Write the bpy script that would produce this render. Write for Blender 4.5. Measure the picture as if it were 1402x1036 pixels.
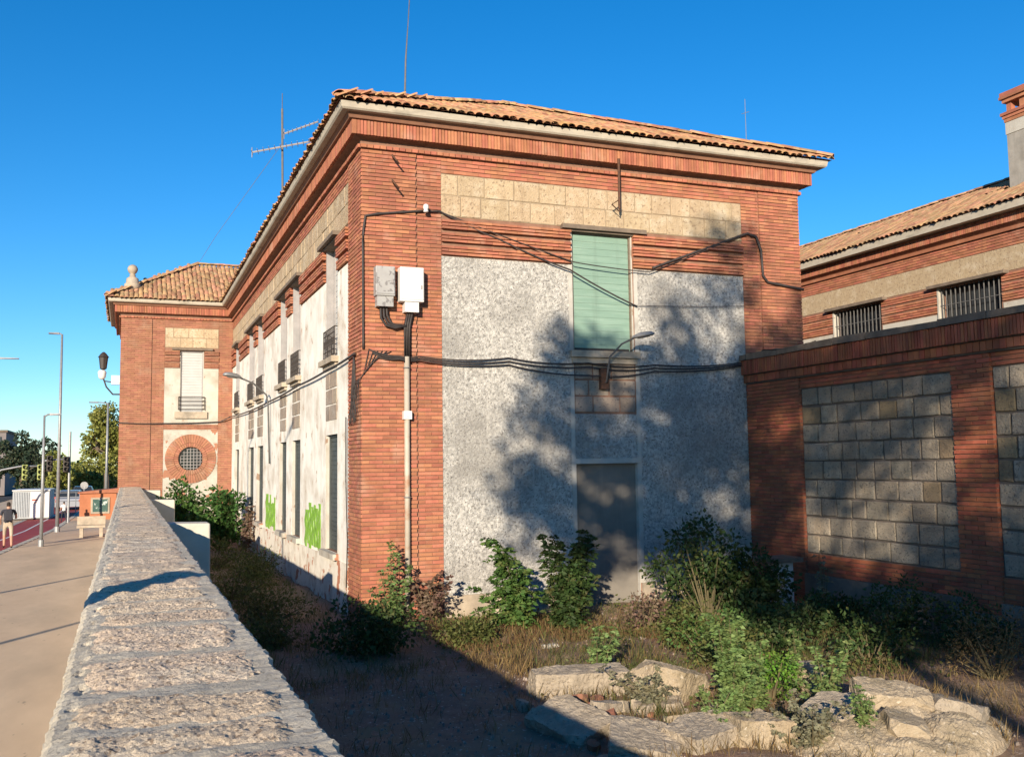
import bpy, math, random
import numpy as np
from mathutils import Vector, Matrix
R = math.radians
rnd = random.Random(7)
scene = bpy.context.scene
C = scene.collection
for o in list(bpy.data.objects): bpy.data.objects.remove(o)

# ------------------------------------------------------------------ camera
cam_d = bpy.data.cameras.new("camera"); cam = bpy.data.objects.new("camera", cam_d); C.objects.link(cam)
cam_d.sensor_width = 36.0; cam_d.lens = 1320.0 / 1402.0 * 36.0
cam_d.clip_start = 0.05; cam_d.clip_end = 3000
def cam_axes():
    f = 1320.0
    y = Vector((172 - 701, -(639.5 - 518), -f)).normalized()
    h = Vector((1172 - 701, -(639.5 - 14 - 518), -f))
    z = h.cross(y).normalized()
    if z.y < 0: z = -z
    x = y.cross(z)
    return Matrix((x, y, z))
cam.matrix_world = Matrix.Translation((0, 0, 2.55)) @ cam_axes().to_4x4()
scene.camera = cam
scene.render.resolution_x, scene.render.resolution_y = 1024, 756

# ------------------------------------------------------------------ sky, sun, exposure
SUN_AZ, SUN_EL = R(32.4), R(14.8)                 # light travels towards +Y, 32 degrees to the right
w = bpy.data.worlds.new("World"); scene.world = w; w.use_nodes = True
nt = w.node_tree; bg = nt.nodes["Background"]
sky = nt.nodes.new("ShaderNodeTexSky"); sky.sky_type = 'NISHITA'; sky.sun_disc = False
sky.sun_elevation = SUN_EL; sky.sun_rotation = R(180) + SUN_AZ
sky.altitude = 600; sky.air_density = 1.0; sky.dust_density = 0.0; sky.ozone_density = 4.5
hs = nt.nodes.new("ShaderNodeHueSaturation"); hs.inputs['Saturation'].default_value = 1.24; hs.inputs['Value'].default_value = 1.0
nt.links.new(sky.outputs[0], hs.inputs['Color']); nt.links.new(hs.outputs[0], bg.inputs[0])
bg.inputs[1].default_value = 0.11
sl = bpy.data.lights.new("sun", 'SUN'); sl.energy = 5.0; sl.angle = R(0.53); sl.color = (1.0, 0.86, 0.68)
sun = bpy.data.objects.new("sun", sl); C.objects.link(sun)
sdir = Vector((math.sin(SUN_AZ) * math.cos(SUN_EL), math.cos(SUN_AZ) * math.cos(SUN_EL), -math.sin(SUN_EL)))
sun.rotation_euler = sdir.to_track_quat('-Z', 'Y').to_euler()
vs = scene.view_settings
vs.view_transform = 'Standard'; vs.look = 'None'; vs.gamma = 1; vs.use_curve_mapping = False; vs.exposure = 0.72

# ------------------------------------------------------------------ materials
def mat(name, a, b=None, sc=3.0, lo=.35, hi=.65, stain=None, ssc=.8, slo=.5, shi=.7, rough=.9, bump=.3, bsc=60, bd=.01,
        attr=0.0, spec=.3, metal=0.0, detail=8, trans=0.0, stretch=None, fleck=None, fsc=35, flo=.6, fhi=.66, streak=None, klo=.5, khi=.75):
    """a/b noise mix, a stain colour over it, flecks, brightness spread by the 'bc' attribute and the object's random."""
    m = bpy.data.materials.new(name); m.use_nodes = True
    n = m.node_tree; L = n.links.new; bs = n.nodes["Principled BSDF"]
    bs.inputs['Roughness'].default_value = rough; bs.inputs['Metallic'].default_value = metal
    bs.inputs['Specular IOR Level'].default_value = spec
    geo = n.nodes.new("ShaderNodeNewGeometry"); pos = geo.outputs['Position']
    if stretch:
        vm = n.nodes.new("ShaderNodeVectorMath"); vm.operation = 'MULTIPLY'; vm.inputs[1].default_value = stretch
        L(pos, vm.inputs[0]); pos = vm.outputs[0]
    def noise(s, d=detail, p=None, r=.6):
        t = n.nodes.new("ShaderNodeTexNoise"); t.inputs['Scale'].default_value = s; t.inputs['Detail'].default_value = d
        t.inputs['Roughness'].default_value = r; L(p or pos, t.inputs['Vector']); return t.outputs['Fac']
    def step(v, l, h):
        r = n.nodes.new("ShaderNodeMapRange"); r.inputs[1].default_value = l; r.inputs[2].default_value = h; L(v, r.inputs[0]); return r.outputs[0]
    def mix(f, c1, c2):
        x = n.nodes.new("ShaderNodeMix"); x.data_type = 'RGBA'
        L(f, x.inputs[0])
        for s, c in ((6, c1), (7, c2)):
            if isinstance(c, tuple): x.inputs[s].default_value = (*c, 1)
            else: L(c, x.inputs[s])
        return x.outputs[2]
    col = mix(step(noise(sc), lo, hi), a, b or a)
    if attr:
        at = n.nodes.new("ShaderNodeAttribute"); at.attribute_name = "bc"
        oi = n.nodes.new("ShaderNodeObjectInfo")
        ad = n.nodes.new("ShaderNodeMath"); ad.operation = 'ADD'; L(at.outputs['Fac'], ad.inputs[0]); L(oi.outputs['Random'], ad.inputs[1])
        fr = n.nodes.new("ShaderNodeMath"); fr.operation = 'FRACT'; L(ad.outputs[0], fr.inputs[0])
        hv = n.nodes.new("ShaderNodeHueSaturation"); L(col, hv.inputs['Color'])
        mr = n.nodes.new("ShaderNodeMapRange"); mr.inputs[3].default_value = 1 - attr; mr.inputs[4].default_value = 1 + attr
        L(fr.outputs[0], mr.inputs[0]); L(mr.outputs[0], hv.inputs['Value'])
        m2 = n.nodes.new("ShaderNodeMath"); m2.operation = 'MULTIPLY'; m2.inputs[1].default_value = 7.31; L(fr.outputs[0], m2.inputs[0])
        f2 = n.nodes.new("ShaderNodeMath"); f2.operation = 'FRACT'; L(m2.outputs[0], f2.inputs[0])
        mh = n.nodes.new("ShaderNodeMapRange"); mh.inputs[3].default_value = .5 - attr * .05; mh.inputs[4].default_value = .5 + attr * .05
        L(f2.outputs[0], mh.inputs[0]); L(mh.outputs[0], hv.inputs['Hue'])
        col = hv.outputs[0]
    if stain: col = mix(step(noise(ssc, 10), slo, shi), col, stain)
    if streak:
        vk = n.nodes.new("ShaderNodeVectorMath"); vk.operation = 'MULTIPLY'; vk.inputs[1].default_value = (4.5, 4.5, .35); L(geo.outputs['Position'], vk.inputs[0])
        col = mix(step(noise(1.0, 6, vk.outputs[0]), klo, khi), col, streak)
    if fleck: col = mix(step(noise(fsc, 3), flo, fhi), col, fleck)
    L(col, bs.inputs['Base Color'])
    if bump:
        bp = n.nodes.new("ShaderNodeBump"); bp.inputs['Strength'].default_value = bump; bp.inputs['Distance'].default_value = bd
        L(noise(bsc, 6, geo.outputs['Position'], .7), bp.inputs['Height']); L(bp.outputs[0], bs.inputs['Normal'])
    if trans:
        tr = n.nodes.new("ShaderNodeBsdfTranslucent"); L(col, tr.inputs[0])
        ms = n.nodes.new("ShaderNodeMixShader"); ms.inputs[0].default_value = trans
        L(bs.outputs[0], ms.inputs[1]); L(tr.outputs[0], ms.inputs[2]); L(ms.outputs[0], n.nodes["Material Output"].inputs[0])
    return m
K = {}
K['brick'] = mat('brick', (.42, .165, .093), (.335, .125, .07), sc=3.5, attr=.2, stain=(.22, .09, .058), ssc=.6, slo=.52, shi=.82, fleck=(.48, .28, .19), fsc=1.6, flo=.57, fhi=.85, streak=(.26, .11, .07), klo=.56, khi=.85, bump=.6, bsc=70)
K['brick_wing'] = mat('brick_wing', (.36, .165, .10), (.29, .125, .075), sc=3.5, attr=.16, stain=(.21, .115, .072), ssc=.7, slo=.5, shi=.8, fleck=(.40, .25, .17), fsc=1.4, flo=.58, fhi=.85, bump=.5, bsc=90)
K['brick_fence'] = mat('brick_fence', (.36, .115, .058), (.28, .085, .043), sc=5, attr=.2, stain=(.13, .075, .05), ssc=.7, slo=.5, shi=.8, bump=.5, bsc=90)
K['mortar'] = mat('mortar', (.27, .15, .10), (.20, .105, .07), sc=6, bump=.4, bsc=120)
K['mortar_grey'] = mat('mortar_grey', (.15, .12, .10), (.10, .085, .07), sc=6, bump=.4, bsc=120)
K['granite'] = mat('granite', (.50, .385, .25), (.42, .315, .195), sc=9, attr=.08, stain=(.55, .46, .33), ssc=3.0, slo=.5, shi=.72, fleck=(.27, .195, .125), fsc=15, flo=.56, fhi=.66, streak=(.35, .255, .16), klo=.54, khi=.8, bump=.9, bsc=30, bd=.03)
K['granite_grey'] = mat('granite_grey', (.37, .315, .235), (.27, .23, .175), sc=4, attr=.16, stain=(.27, .195, .12), ssc=.9, slo=.5, shi=.75, fleck=(.16, .14, .11), fsc=24, flo=.56, fhi=.66, streak=(.23, .195, .15), bump=1.0, bsc=30, bd=.035)
K['granite_rust'] = mat('granite_rust', (.27, .20, .12), (.22, .165, .10), sc=6, attr=.15, fleck=(.14, .11, .08), fsc=24, bump=1.0, bsc=30, bd=.03)
K['pebble'] = mat('pebble', (.62, .595, .54), (.28, .267, .243), sc=17, lo=.36, hi=.66, detail=9, stain=(.27, .255, .23), ssc=.7, slo=.44, shi=.72, fleck=(.18, .168, .153), fsc=24, flo=.57, fhi=.66, streak=(.60, .57, .51), klo=.58, khi=.8, bump=1.0, bsc=22, bd=.045)
K['plaster'] = mat('plaster', (.50, .475, .41), (.43, .405, .35), sc=1.6, stain=(.33, .285, .225), ssc=1.4, slo=.5, shi=.75, fleck=(.29, .20, .14), fsc=2.6, flo=.64, fhi=.68, streak=(.36, .325, .27), klo=.55, khi=.8, bump=.4, bsc=25, bd=.012)
K['plaster_side'] = mat('plaster_side', (.80, .77, .69), (.70, .665, .59), sc=1.6, stain=(.50, .43, .34), ssc=1.3, slo=.46, shi=.7, fleck=(.42, .29, .20), fsc=2.6, flo=.65, fhi=.68, streak=(.56, .50, .42), klo=.54, khi=.78, bump=.4, bsc=25, bd=.012)
K['base_side'] = mat('base_side', (.74, .70, .61), (.62, .575, .49), sc=3, stain=(.46, .38, .29), ssc=2.0, slo=.5, shi=.7, fleck=(.42, .18, .105), fsc=2.2, flo=.58, fhi=.60, bump=.6, bsc=20, bd=.02)
K['plaster_worn'] = mat('plaster_worn', (.46, .435, .375), (.39, .36, .305), sc=3, stain=(.28, .235, .18), ssc=2.0, slo=.5, shi=.7, fleck=(.33, .155, .095), fsc=2.2, flo=.58, fhi=.60, bump=.6, bsc=20, bd=.02)
K['margin'] = mat('margin', (.48, .46, .41), (.40, .38, .335), sc=5, stain=(.30, .28, .25), ssc=2, slo=.5, shi=.7, bump=.3)
K['plinth_dark'] = mat('plinth_dark', (.22, .19, .15), (.15, .13, .105), sc=3, stain=(.10, .09, .07), ssc=1.2, slo=.45, shi=.7, bump=.6, bsc=30, bd=.02)
K['bars'] = mat('bars', (.13, .125, .12), (.09, .088, .085), sc=8, rough=.6)
K['frieze_bed'] = mat('frieze_bed', (.33, .255, .17), (.26, .20, .13), sc=6)
K['gravel'] = mat('gravel', (.30, .25, .21), (.20, .16, .13), sc=9, attr=.35)
K['door_render'] = mat('door_render', (.215, .195, .165), (.18, .162, .137), sc=1.6, stain=(.14, .125, .105), ssc=1.2, slo=.5, shi=.78, streak=(.25, .225, .19), klo=.55, khi=.8, bump=.3, bsc=50)
K['tile_panel'] = mat('tile_panel', (.31, .25, .19), (.25, .20, .155), sc=8, attr=.18, stain=(.36, .32, .27), ssc=2.5, slo=.5, shi=.75, fleck=(.16, .13, .105), fsc=22, flo=.58, fhi=.66, bump=.5, bsc=50)
K['plinth'] = mat('plinth', (.44, .37, .28), (.34, .28, .21), sc=4, stain=(.22, .19, .15), ssc=1.5, bump=.5, bsc=40, bd=.02)
K['eave'] = mat('eave', (.46, .41, .325), (.38, .335, .265), sc=4, stain=(.24, .21, .165), ssc=1.6, slo=.55, shi=.75, bump=.3, bsc=50, stretch=(1, 1, 3))
K['soffit'] = mat('soffit', (.30, .15, .09), (.22, .11, .07), sc=4, bump=.3)
K['tile'] = mat('roof_tile', (.43, .225, .115), (.335, .155, .075), sc=5, attr=.38, stain=(.42, .315, .17), ssc=3.2, slo=.48, shi=.7, bump=.5, bsc=45)
K['tile_deck'] = mat('tile_deck', (.30, .13, .07), (.22, .095, .055), sc=5)
K['tile_old'] = mat('roof_tile_old', (.38, .215, .12), (.29, .15, .08), sc=5, attr=.36, stain=(.33, .255, .135), ssc=3.2, slo=.48, shi=.7, bump=.5, bsc=45)
K['green'] = mat('green_shutter', (.21, .315, .25), (.175, .275, .215), sc=1.8, stain=(.25, .355, .285), ssc=2.4, slo=.48, shi=.75, rough=.6, bump=.3, bsc=9, stretch=(.5, 1, 5), streak=(.15, .22, .175), klo=.55, khi=.8)
K['wood'] = mat('weathered_wood', (.19, .15, .11), (.12, .095, .07), sc=6, stretch=(1, 1, 8))
K['slate'] = mat('lintel_stone', (.20, .155, .115), (.13, .10, .075), sc=5, bump=.4)
K['dark_shutter'] = mat('dark_shutter', (.075, .085, .08), (.05, .058, .056), sc=3, rough=.6)
K['white_shutter'] = mat('white_shutter', (.46, .46, .445), (.41, .41, .395), sc=3, rough=.55, bump=.1)
K['grey_frame'] = mat('grey_frame', (.34, .32, .31), (.26, .25, .245), sc=4)
K['iron'] = mat('black_iron', (.03, .028, .026), (.05, .035, .025), sc=20, rough=.55, spec=.4)
K['rust'] = mat('rusty_iron', (.12, .055, .03), (.06, .035, .025), sc=20, rough=.8)
K['cable'] = mat('cable_rubber', (.035, .030, .030), (.055, .045, .04), sc=12, rough=.6)
K['pvc'] = mat('white_pipe', (.46, .41, .33), (.38, .33, .26), sc=3, stain=(.33, .19, .115), ssc=2.5, slo=.52, shi=.66, rough=.55, bump=.1)
K['box_white'] = mat('box_white', (.66, .65, .62), (.60, .59, .56), sc=4, rough=.5, bump=.08)
K['box_grey'] = mat('box_grey', (.36, .355, .34), (.31, .30, .29), sc=4, rough=.6, bump=.08, fleck=(.20, .19, .185), fsc=10, flo=.56, fhi=.6)
K['galv'] = mat('galvanised', (.30, .305, .31), (.23, .235, .24), sc=8, rough=.5, metal=.4, bump=.05)
K['concrete'] = mat('concrete', (.36, .335, .29), (.29, .27, .235), sc=4, stain=(.20, .185, .155), ssc=1.4, slo=.5, shi=.75, bump=.6, bsc=50, bd=.015, fleck=(.20, .18, .155), fsc=60, flo=.62, fhi=.7, streak=(.22, .205, .175))
K['buttress'] = mat('buttress_render', (.58, .535, .445), (.50, .46, .38), sc=4, stain=(.38, .34, .28), ssc=1.4, slo=.55, shi=.8, bump=.5, bsc=40)
K['coping_mortar'] = mat('coping_mortar', (.60, .535, .42), (.52, .46, .36), sc=9, stain=(.44, .385, .295), ssc=3, slo=.46, shi=.72, fleck=(.30, .255, .195), fsc=45, flo=.56, fhi=.67, bump=.9, bsc=70, bd=.012)
K['coping_stone'] = mat('coping_stone', (.62, .50, .375), (.52, .41, .30), sc=12, attr=.08, stain=(.54, .49, .40), ssc=2.2, slo=.5, shi=.75, fleck=(.28, .21, .15), fsc=30, flo=.575, fhi=.65, bump=1.0, bsc=45, bd=.02)
K['dirt'] = mat('dirt', (.34, .215, .155), (.235, .148, .108), sc=5, stain=(.35, .245, .15), ssc=.7, slo=.45, shi=.65, fleck=(.50, .42, .35), fsc=18, flo=.62, fhi=.66, bump=1.0, bsc=16, bd=.08)
K['ground'] = mat('ground', (.20, .15, .09), (.14, .12, .07), sc=.4, bump=.5, bsc=10)
K['paving'] = mat('paving', (.64, .475, .31), (.56, .41, .265), sc=1.6, stain=(.44, .33, .22), ssc=.7, slo=.46, shi=.75, bump=.3, bsc=40, fleck=(.34, .26, .18), fsc=7, flo=.68, fhi=.74, stretch=(1, .35, 1))
K['kerb'] = mat('kerb_stone', (.44, .41, .35), (.36, .335, .285), sc=5, bump=.3)
K['red_lane'] = mat('red_lane', (.33, .045, .045), (.27, .04, .04), sc=2.5, stain=(.30, .10, .08), ssc=.8, slo=.55, shi=.8, bump=.2, bsc=120)
K['asphalt'] = mat('asphalt', (.06, .058, .056), (.045, .044, .043), sc=3, bump=.4, bsc=120)
K['line'] = mat('road_paint', (.72, .71, .68), (.55, .54, .52), sc=9)
K['orange'] = mat('orange_render', (.44, .17, .085), (.37, .14, .07), sc=3, bump=.3)
K['glass'] = mat('dark_glass', (.03, .035, .04), rough=.08, bump=0, spec=.6)
K['board'] = mat('notice_board', (.05, .10, .085), (.08, .13, .11), sc=3, fleck=(.5, .55, .5), fsc=6, flo=.58, fhi=.62, rough=.3, bump=0)
K['container'] = mat('container_paint', (.66, .65, .62), (.58, .57, .55), sc=2, rough=.5, bump=.1)
K['container_grey'] = mat('container_grey', (.40, .42, .43), (.34, .36, .37), sc=2, rough=.5, bump=.1)
K['red_mark'] = mat('red_mark', (.45, .10, .07))
K['spray'] = mat('green_spray', (.22, .42, .045), (.15, .31, .035), sc=12, fleck=(.42, .42, .32), fsc=9, flo=.6, fhi=.64, bump=.05, stretch=(1, 3, .6))
K['skin'] = mat('skin', (.45, .25, .17), bump=0, rough=.6)
K['cloth_dark'] = mat('cloth_dark', (.028, .030, .036), (.04, .04, .05), sc=20, bump=.2)
K['cloth_beige'] = mat('cloth_beige', (.46, .38, .28), (.38, .31, .23), sc=20, bump=.2)
K['cloth_white'] = mat('cloth_white', (.7, .68, .65), bump=.1)
K['cloth_red'] = mat('cloth_red', (.35, .08, .07), bump=.1)
K['hair'] = mat('hair', (.025, .018, .014), bump=.2)
K['far_wall'] = mat('far_wall', (.22, .19, .18), (.18, .155, .15), sc=.6)
K['signal_green'] = mat('signal_housing', (.30, .33, .10), (.26, .29, .09), sc=4, rough=.5)
K['car_paint'] = mat('car_paint', (.30, .31, .33), rough=.25, bump=0, spec=.5)
K['car_dark'] = mat('car_dark_paint', (.05, .052, .06), rough=.25, bump=0, spec=.5)
K['tyre'] = mat('tyre', (.02, .02, .02), bump=.1)
def leafmat(name, a, b, trans=.3, sp=.36): return mat(name, a, b, sc=2.0, attr=sp, rough=.6, bump=0, trans=trans, spec=.25, stain=tuple(.55 * q + .45 * r for q, r in zip(a, (.24, .17, .07))), ssc=5, slo=.52, shi=.7)
K['leaf_fig'] = leafmat('leaf_fig', (.085, .16, .035), (.06, .12, .028))
K['leaf_dark'] = leafmat('leaf_dark', (.045, .085, .022), (.035, .06, .018))
K['leaf_bright'] = leafmat('leaf_bright', (.12, .25, .03), (.09, .19, .025))
K['leaf_sprout'] = leafmat('leaf_sprout', (.17, .25, .085), (.13, .20, .06))
K['leaf_grey'] = leafmat('leaf_grey', (.24, .23, .15), (.17, .17, .105))
K['leaf_purple'] = leafmat('leaf_purple', (.17, .09, .075), (.20, .15, .10))
K['leaf_bush'] = leafmat('leaf_bush', (.06, .14, .03), (.045, .11, .025))
K['leaf_tree'] = leafmat('leaf_tree', (.15, .165, .035), (.10, .125, .028))
K['leaf_street'] = leafmat('leaf_street', (.27, .27, .06), (.19, .21, .05))
K['leaf_pine'] = leafmat('leaf_pine', (.025, .045, .025), (.018, .035, .02), trans=.1)
K['grass_dry'] = leafmat('grass_dry', (.23, .155, .065), (.16, .115, .05))
K['grass_red'] = leafmat('grass_red', (.21, .10, .045), (.17, .11, .05))
K['grass_green'] = leafmat('grass_green', (.11, .125, .035), (.08, .10, .028))
K['bark'] = mat('bark', (.16, .12, .085), (.10, .075, .055), sc=8, bump=.6, bsc=25, bd=.02, stretch=(1, 1, .3))
K['stem'] = mat('stem', (.14, .11, .06), (.10, .09, .045), sc=9)
K['mound'] = mat('mound', (.48, .39, .27), (.37, .295, .20), sc=4, stain=(.27, .22, .14), ssc=1.6, slo=.5, shi=.7, bump=1.0, bsc=24, bd=.04, fleck=(.56, .49, .38), fsc=16, flo=.62, fhi=.68)
K['rubble'] = mat('rubble_concrete', (.44, .37, .28), (.35, .29, .215), sc=5, stain=(.26, .215, .16), ssc=2, slo=.5, shi=.7, bump=1.0, bsc=26, bd=.035, fleck=(.21, .17, .125), fsc=28, flo=.60, fhi=.66)

# ------------------------------------------------------------------ mesh helpers
class MB:
    def __init__(s): s.v = []; s.f = []; s.c = []
    def quad_box(s, p, c=None, skip=()):           # p: 8 points, bottom ring then top ring
        b = len(s.v); s.v += [tuple(q) for q in p]
        c = rnd.random() if c is None else c
        for i, q in enumerate(((0, 3, 2, 1), (4, 5, 6, 7), (0, 1, 5, 4), (1, 2, 6, 5), (2, 3, 7, 6), (3, 0, 4, 7))):
            if i in skip: continue
            s.f.append(tuple(b + k for k in q)); s.c.append(c)
        return s
    def box(s, x0, x1, y0, y1, z0, z1, c=None):
        return s.quad_box([(x0, y0, z0), (x1, y0, z0), (x1, y1, z0), (x0, y1, z0), (x0, y0, z1), (x1, y0, z1), (x1, y1, z1), (x0, y1, z1)], c)
    def poly(s, pts, c=None):
        b = len(s.v); s.v += [tuple(p) for p in pts]; s.f.append(tuple(range(b, b + len(pts)))); s.c.append(rnd.random() if c is None else c); return s
    def tube(s, pts, r, n=6, cap=True):
        pts = [Vector(p) for p in pts]; rr = r if isinstance(r, (list, tuple)) else [r] * len(pts)
        b = len(s.v); c = rnd.random()
        up = Vector((0.013, 0.021, 1)).normalized()
        for i, p in enumerate(pts):
            t = (pts[min(i + 1, len(pts) - 1)] - pts[max(i - 1, 0)]).normalized()
            a = t.cross(up)
            if a.length < .05: a = t.cross(Vector((1, 0.1, 0)))
            a.normalize(); d = t.cross(a)
            for k in range(n):
                an = 2 * math.pi * k / n
                s.v.append(tuple(p + (a * math.cos(an) + d * math.sin(an)) * rr[i]))
        for i in range(len(pts) - 1):
            for k in range(n):
                s.f.append((b + i * n + k, b + i * n + (k + 1) % n, b + (i + 1) * n + (k + 1) % n, b + (i + 1) * n + k)); s.c.append(c)
        if cap:
            s.f.append(tuple(b + k for k in range(n - 1, -1, -1))); s.c.append(c)
            e = b + (len(pts) - 1) * n; s.f.append(tuple(e + k for k in range(n))); s.c.append(c)
        return s
    def lathe(s, o, prof, n=16):
        b = len(s.v); c = rnd.random()
        for (r, z) in prof:
            for k in range(n):
                a = 2 * math.pi * k / n; s.v.append((o[0] + r * math.cos(a), o[1] + r * math.sin(a), o[2] + z))
        for i in range(len(prof) - 1):
            for k in range(n):
                s.f.append((b + i * n + k, b + i * n + (k + 1) % n, b + (i + 1) * n + (k + 1) % n, b + (i + 1) * n + k)); s.c.append(c)
        s.f.append(tuple(b + k for k in range(n - 1, -1, -1))); s.c.append(c)
        e = b + (len(prof) - 1) * n; s.f.append(tuple(e + k for k in range(n))); s.c.append(c)
        return s
    def mesh(s, name, m, smooth=False):
        me = bpy.data.meshes.new(name); me.from_pydata(s.v, [], s.f)
        at = me.attributes.new("bc", 'FLOAT', 'FACE'); at.data.foreach_set("value", s.c)
        me.materials.append(m if not isinstance(m, str) else K[m])
        if smooth: me.polygons.foreach_set("use_smooth", [True] * len(me.polygons))
        me.update(); return me
    def build(s, name, m, parent=None, smooth=False, **kw): return link(name, s.mesh(name, m, smooth), parent, **kw)
def link(name, data, parent=None, loc=None, label=None, cat=None, group=None, kind=None):
    o = bpy.data.objects.new(name, data); C.objects.link(o)
    if parent: o.parent = parent
    if loc is not None: o.location = loc
    if label: o['label'] = label
    if cat: o['category'] = cat
    if group: o['group'] = group
    if label and cat and not kind: kind = 'thing'
    if kind: o['kind'] = kind
    return o
def thing(name, label, cat, loc=(0, 0, 0), rz=0, group=None):
    o = link(name, None, None, loc, label, cat, group); o.rotation_euler.z = rz; o.empty_display_size = .2; return o

class Wall:
    """a vertical plane: u along it, n out of it, z up; d is the distance out of the plane"""
    def __init__(s, origin, u, n): s.o = Vector((*origin, 0)); s.u = Vector((*u, 0)); s.n = Vector((*n, 0)); s.flip = s.u.cross(Vector((0, 0, 1))).dot(s.n) < 0
    def p(s, u, z, d=0): return s.o + s.u * u + s.n * d + Vector((0, 0, z))
    def slab(s, mb, u0, u1, z0, z1, d0, d1, c=None, jit=0, skipback=False):
        def q(a, z, d): return s.p(a + rnd.uniform(-jit, jit), z + rnd.uniform(-jit, jit), d + (rnd.uniform(-jit, jit) * .5 if d == d1 else 0))
        lo = [q(u0, z0, d1), q(u1, z0, d1), q(u1, z0, d0), q(u0, z0, d0)]; hi = [q(u0, z1, d1), q(u1, z1, d1), q(u1, z1, d0), q(u0, z1, d0)]
        if s.flip: lo = [lo[1], lo[0], lo[3], lo[2]]; hi = [hi[1], hi[0], hi[3], hi[2]]
        mb.quad_box(lo + hi, c, skip=(4,) if skipback else ())
    def holed(s, mb, u0, u1, z0, z1, holes, d0, d1):
        us = sorted({u0, u1, *[h[0] for h in holes], *[h[1] for h in holes]}); zs = sorted({z0, z1, *[h[2] for h in holes], *[h[3] for h in holes]})
        us = [a for a in us if u0 <= a <= u1]; zs = [a for a in zs if z0 <= a <= z1]
        for a, b in zip(us, us[1:]):
            run = None
            for c, d in zip(zs, zs[1:]):
                hole = any(h[0] < (a + b) / 2 < h[1] and h[2] < (c + d) / 2 < h[3] for h in holes)
                if not hole: run = (run[0], d) if run else (c, d)
                if hole and run: s.slab(mb, a, b, run[0], run[1], d0, d1); run = None
            if run: s.slab(mb, a, b, run[0], run[1], d0, d1)
    def bricks(s, out, u0, u1, z0, z1, base=-.012, face=.007, course=.078, L=.27, jt=.019, holes=()):
        """append one entry (u0,u1,z0,z1,d0,d1) per brick, in running bond"""
        nz = max(1, round((z1 - z0) / course)); ch = (z1 - z0) / nz
        for i in range(nz):
            za = z0 + i * ch + jt * .5; zb = z0 + (i + 1) * ch - jt * .5
            u = u0 - (L * .5 if i % 2 else 0)
            while u < u1 - .01:
                a = max(u, u0) + .002; b = min(u + L, u1) - .003
                if b - a > .03 and not any(h[0] < (a + b) / 2 < h[1] and h[2] < (za + zb) / 2 < h[3] for h in holes):
                    out.append((s, a, b, za, zb, base, face + rnd.uniform(-.003, .004)))
                u += L
def brick_mesh(entries, name, m, parent, kind='stuff'):
    mb = MB()
    for (s, a, b, za, zb, d0, d1) in entries: s.slab(mb, a, b, za, zb, d0, d1, jit=.0025, skipback=True)
    return mb.build(name, m, parent, kind=kind)
def brick_objs(entries, name, m, parent, label=None):
    """single bricks that share a few meshes"""
    cache = {}
    for (s, a, b, za, zb, d0, d1) in entries:
        k = (id(s), round((b - a) * 50), round((zb - za) * 200), rnd.randrange(4))
        if k not in cache:
            mb = MB(); t = Wall((0, 0), s.u[:2], s.n[:2]); t.slab(mb, 0, b - a, 0, zb - za, d0 - d1, 0, c=0.0, jit=.0025, skipback=True); cache[k] = mb.mesh(name, m)
        link(name, cache[k], parent, s.p(a, za, d1))
def stones(s, u0, u1, z0, z1, rows, meanw, m, parent, d0=-.02, d1=.008, name='stone_block', jt=.012, rust=None, rng=None, jr=.006):
    rh = (z1 - z0) / rows; rng = rng or rnd
    for r in range(rows):
        u = u0; first = True
        while u < u1 - .02:
            wd = meanw * rng.uniform(.72, 1.3) * (.6 if first and r % 2 else 1); first = False
            e = u + wd
            if u1 - e < meanw * .45: e = u1
            mb = MB(); z_a = z0 + r * rh
            dd = d1 + rng.uniform(-.006, .008)
            a, b, c, d = u + jt * .5, e - jt * .5, z_a + jt * .5, z_a + rh - jt * .5
            # chamfered block with slightly rounded corners and a lifted face
            def ring(i, dep): return [s.p(x + rng.uniform(-jr, jr), z + rng.uniform(-jr, jr), dep) for x, z in ((a + i, c + i * .4), (a + i * .4, c + i), (a + i * .4, d - i), (a + i, d - i * .4), (b - i, d - i * .4), (b - i * .4, d - i), (b - i * .4, c + i), (b - i, c + i * .4))]
            rs = [ring(.012, d0), ring(.012, dd - .012), ring(.03, dd)]
            base = len(mb.v)
            for q in rs: mb.v += [tuple(x) for x in q]
            cc = rng.random()
            for k in range(2):
                for j in range(8):
                    f = (k * 8 + j, k * 8 + (j + 1) % 8, (k + 1) * 8 + (j + 1) % 8, (k + 1) * 8 + j)
                    mb.f.append(f if not s.flip else f[::-1]); mb.c.append(cc)
            top = tuple(range(16, 24)); mb.f.append(top if not s.flip else top[::-1]); mb.c.append(cc)
            mm = rust if rust and rng.random() < .09 else m
            mb.build(name, mm, parent)
            u = e
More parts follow.
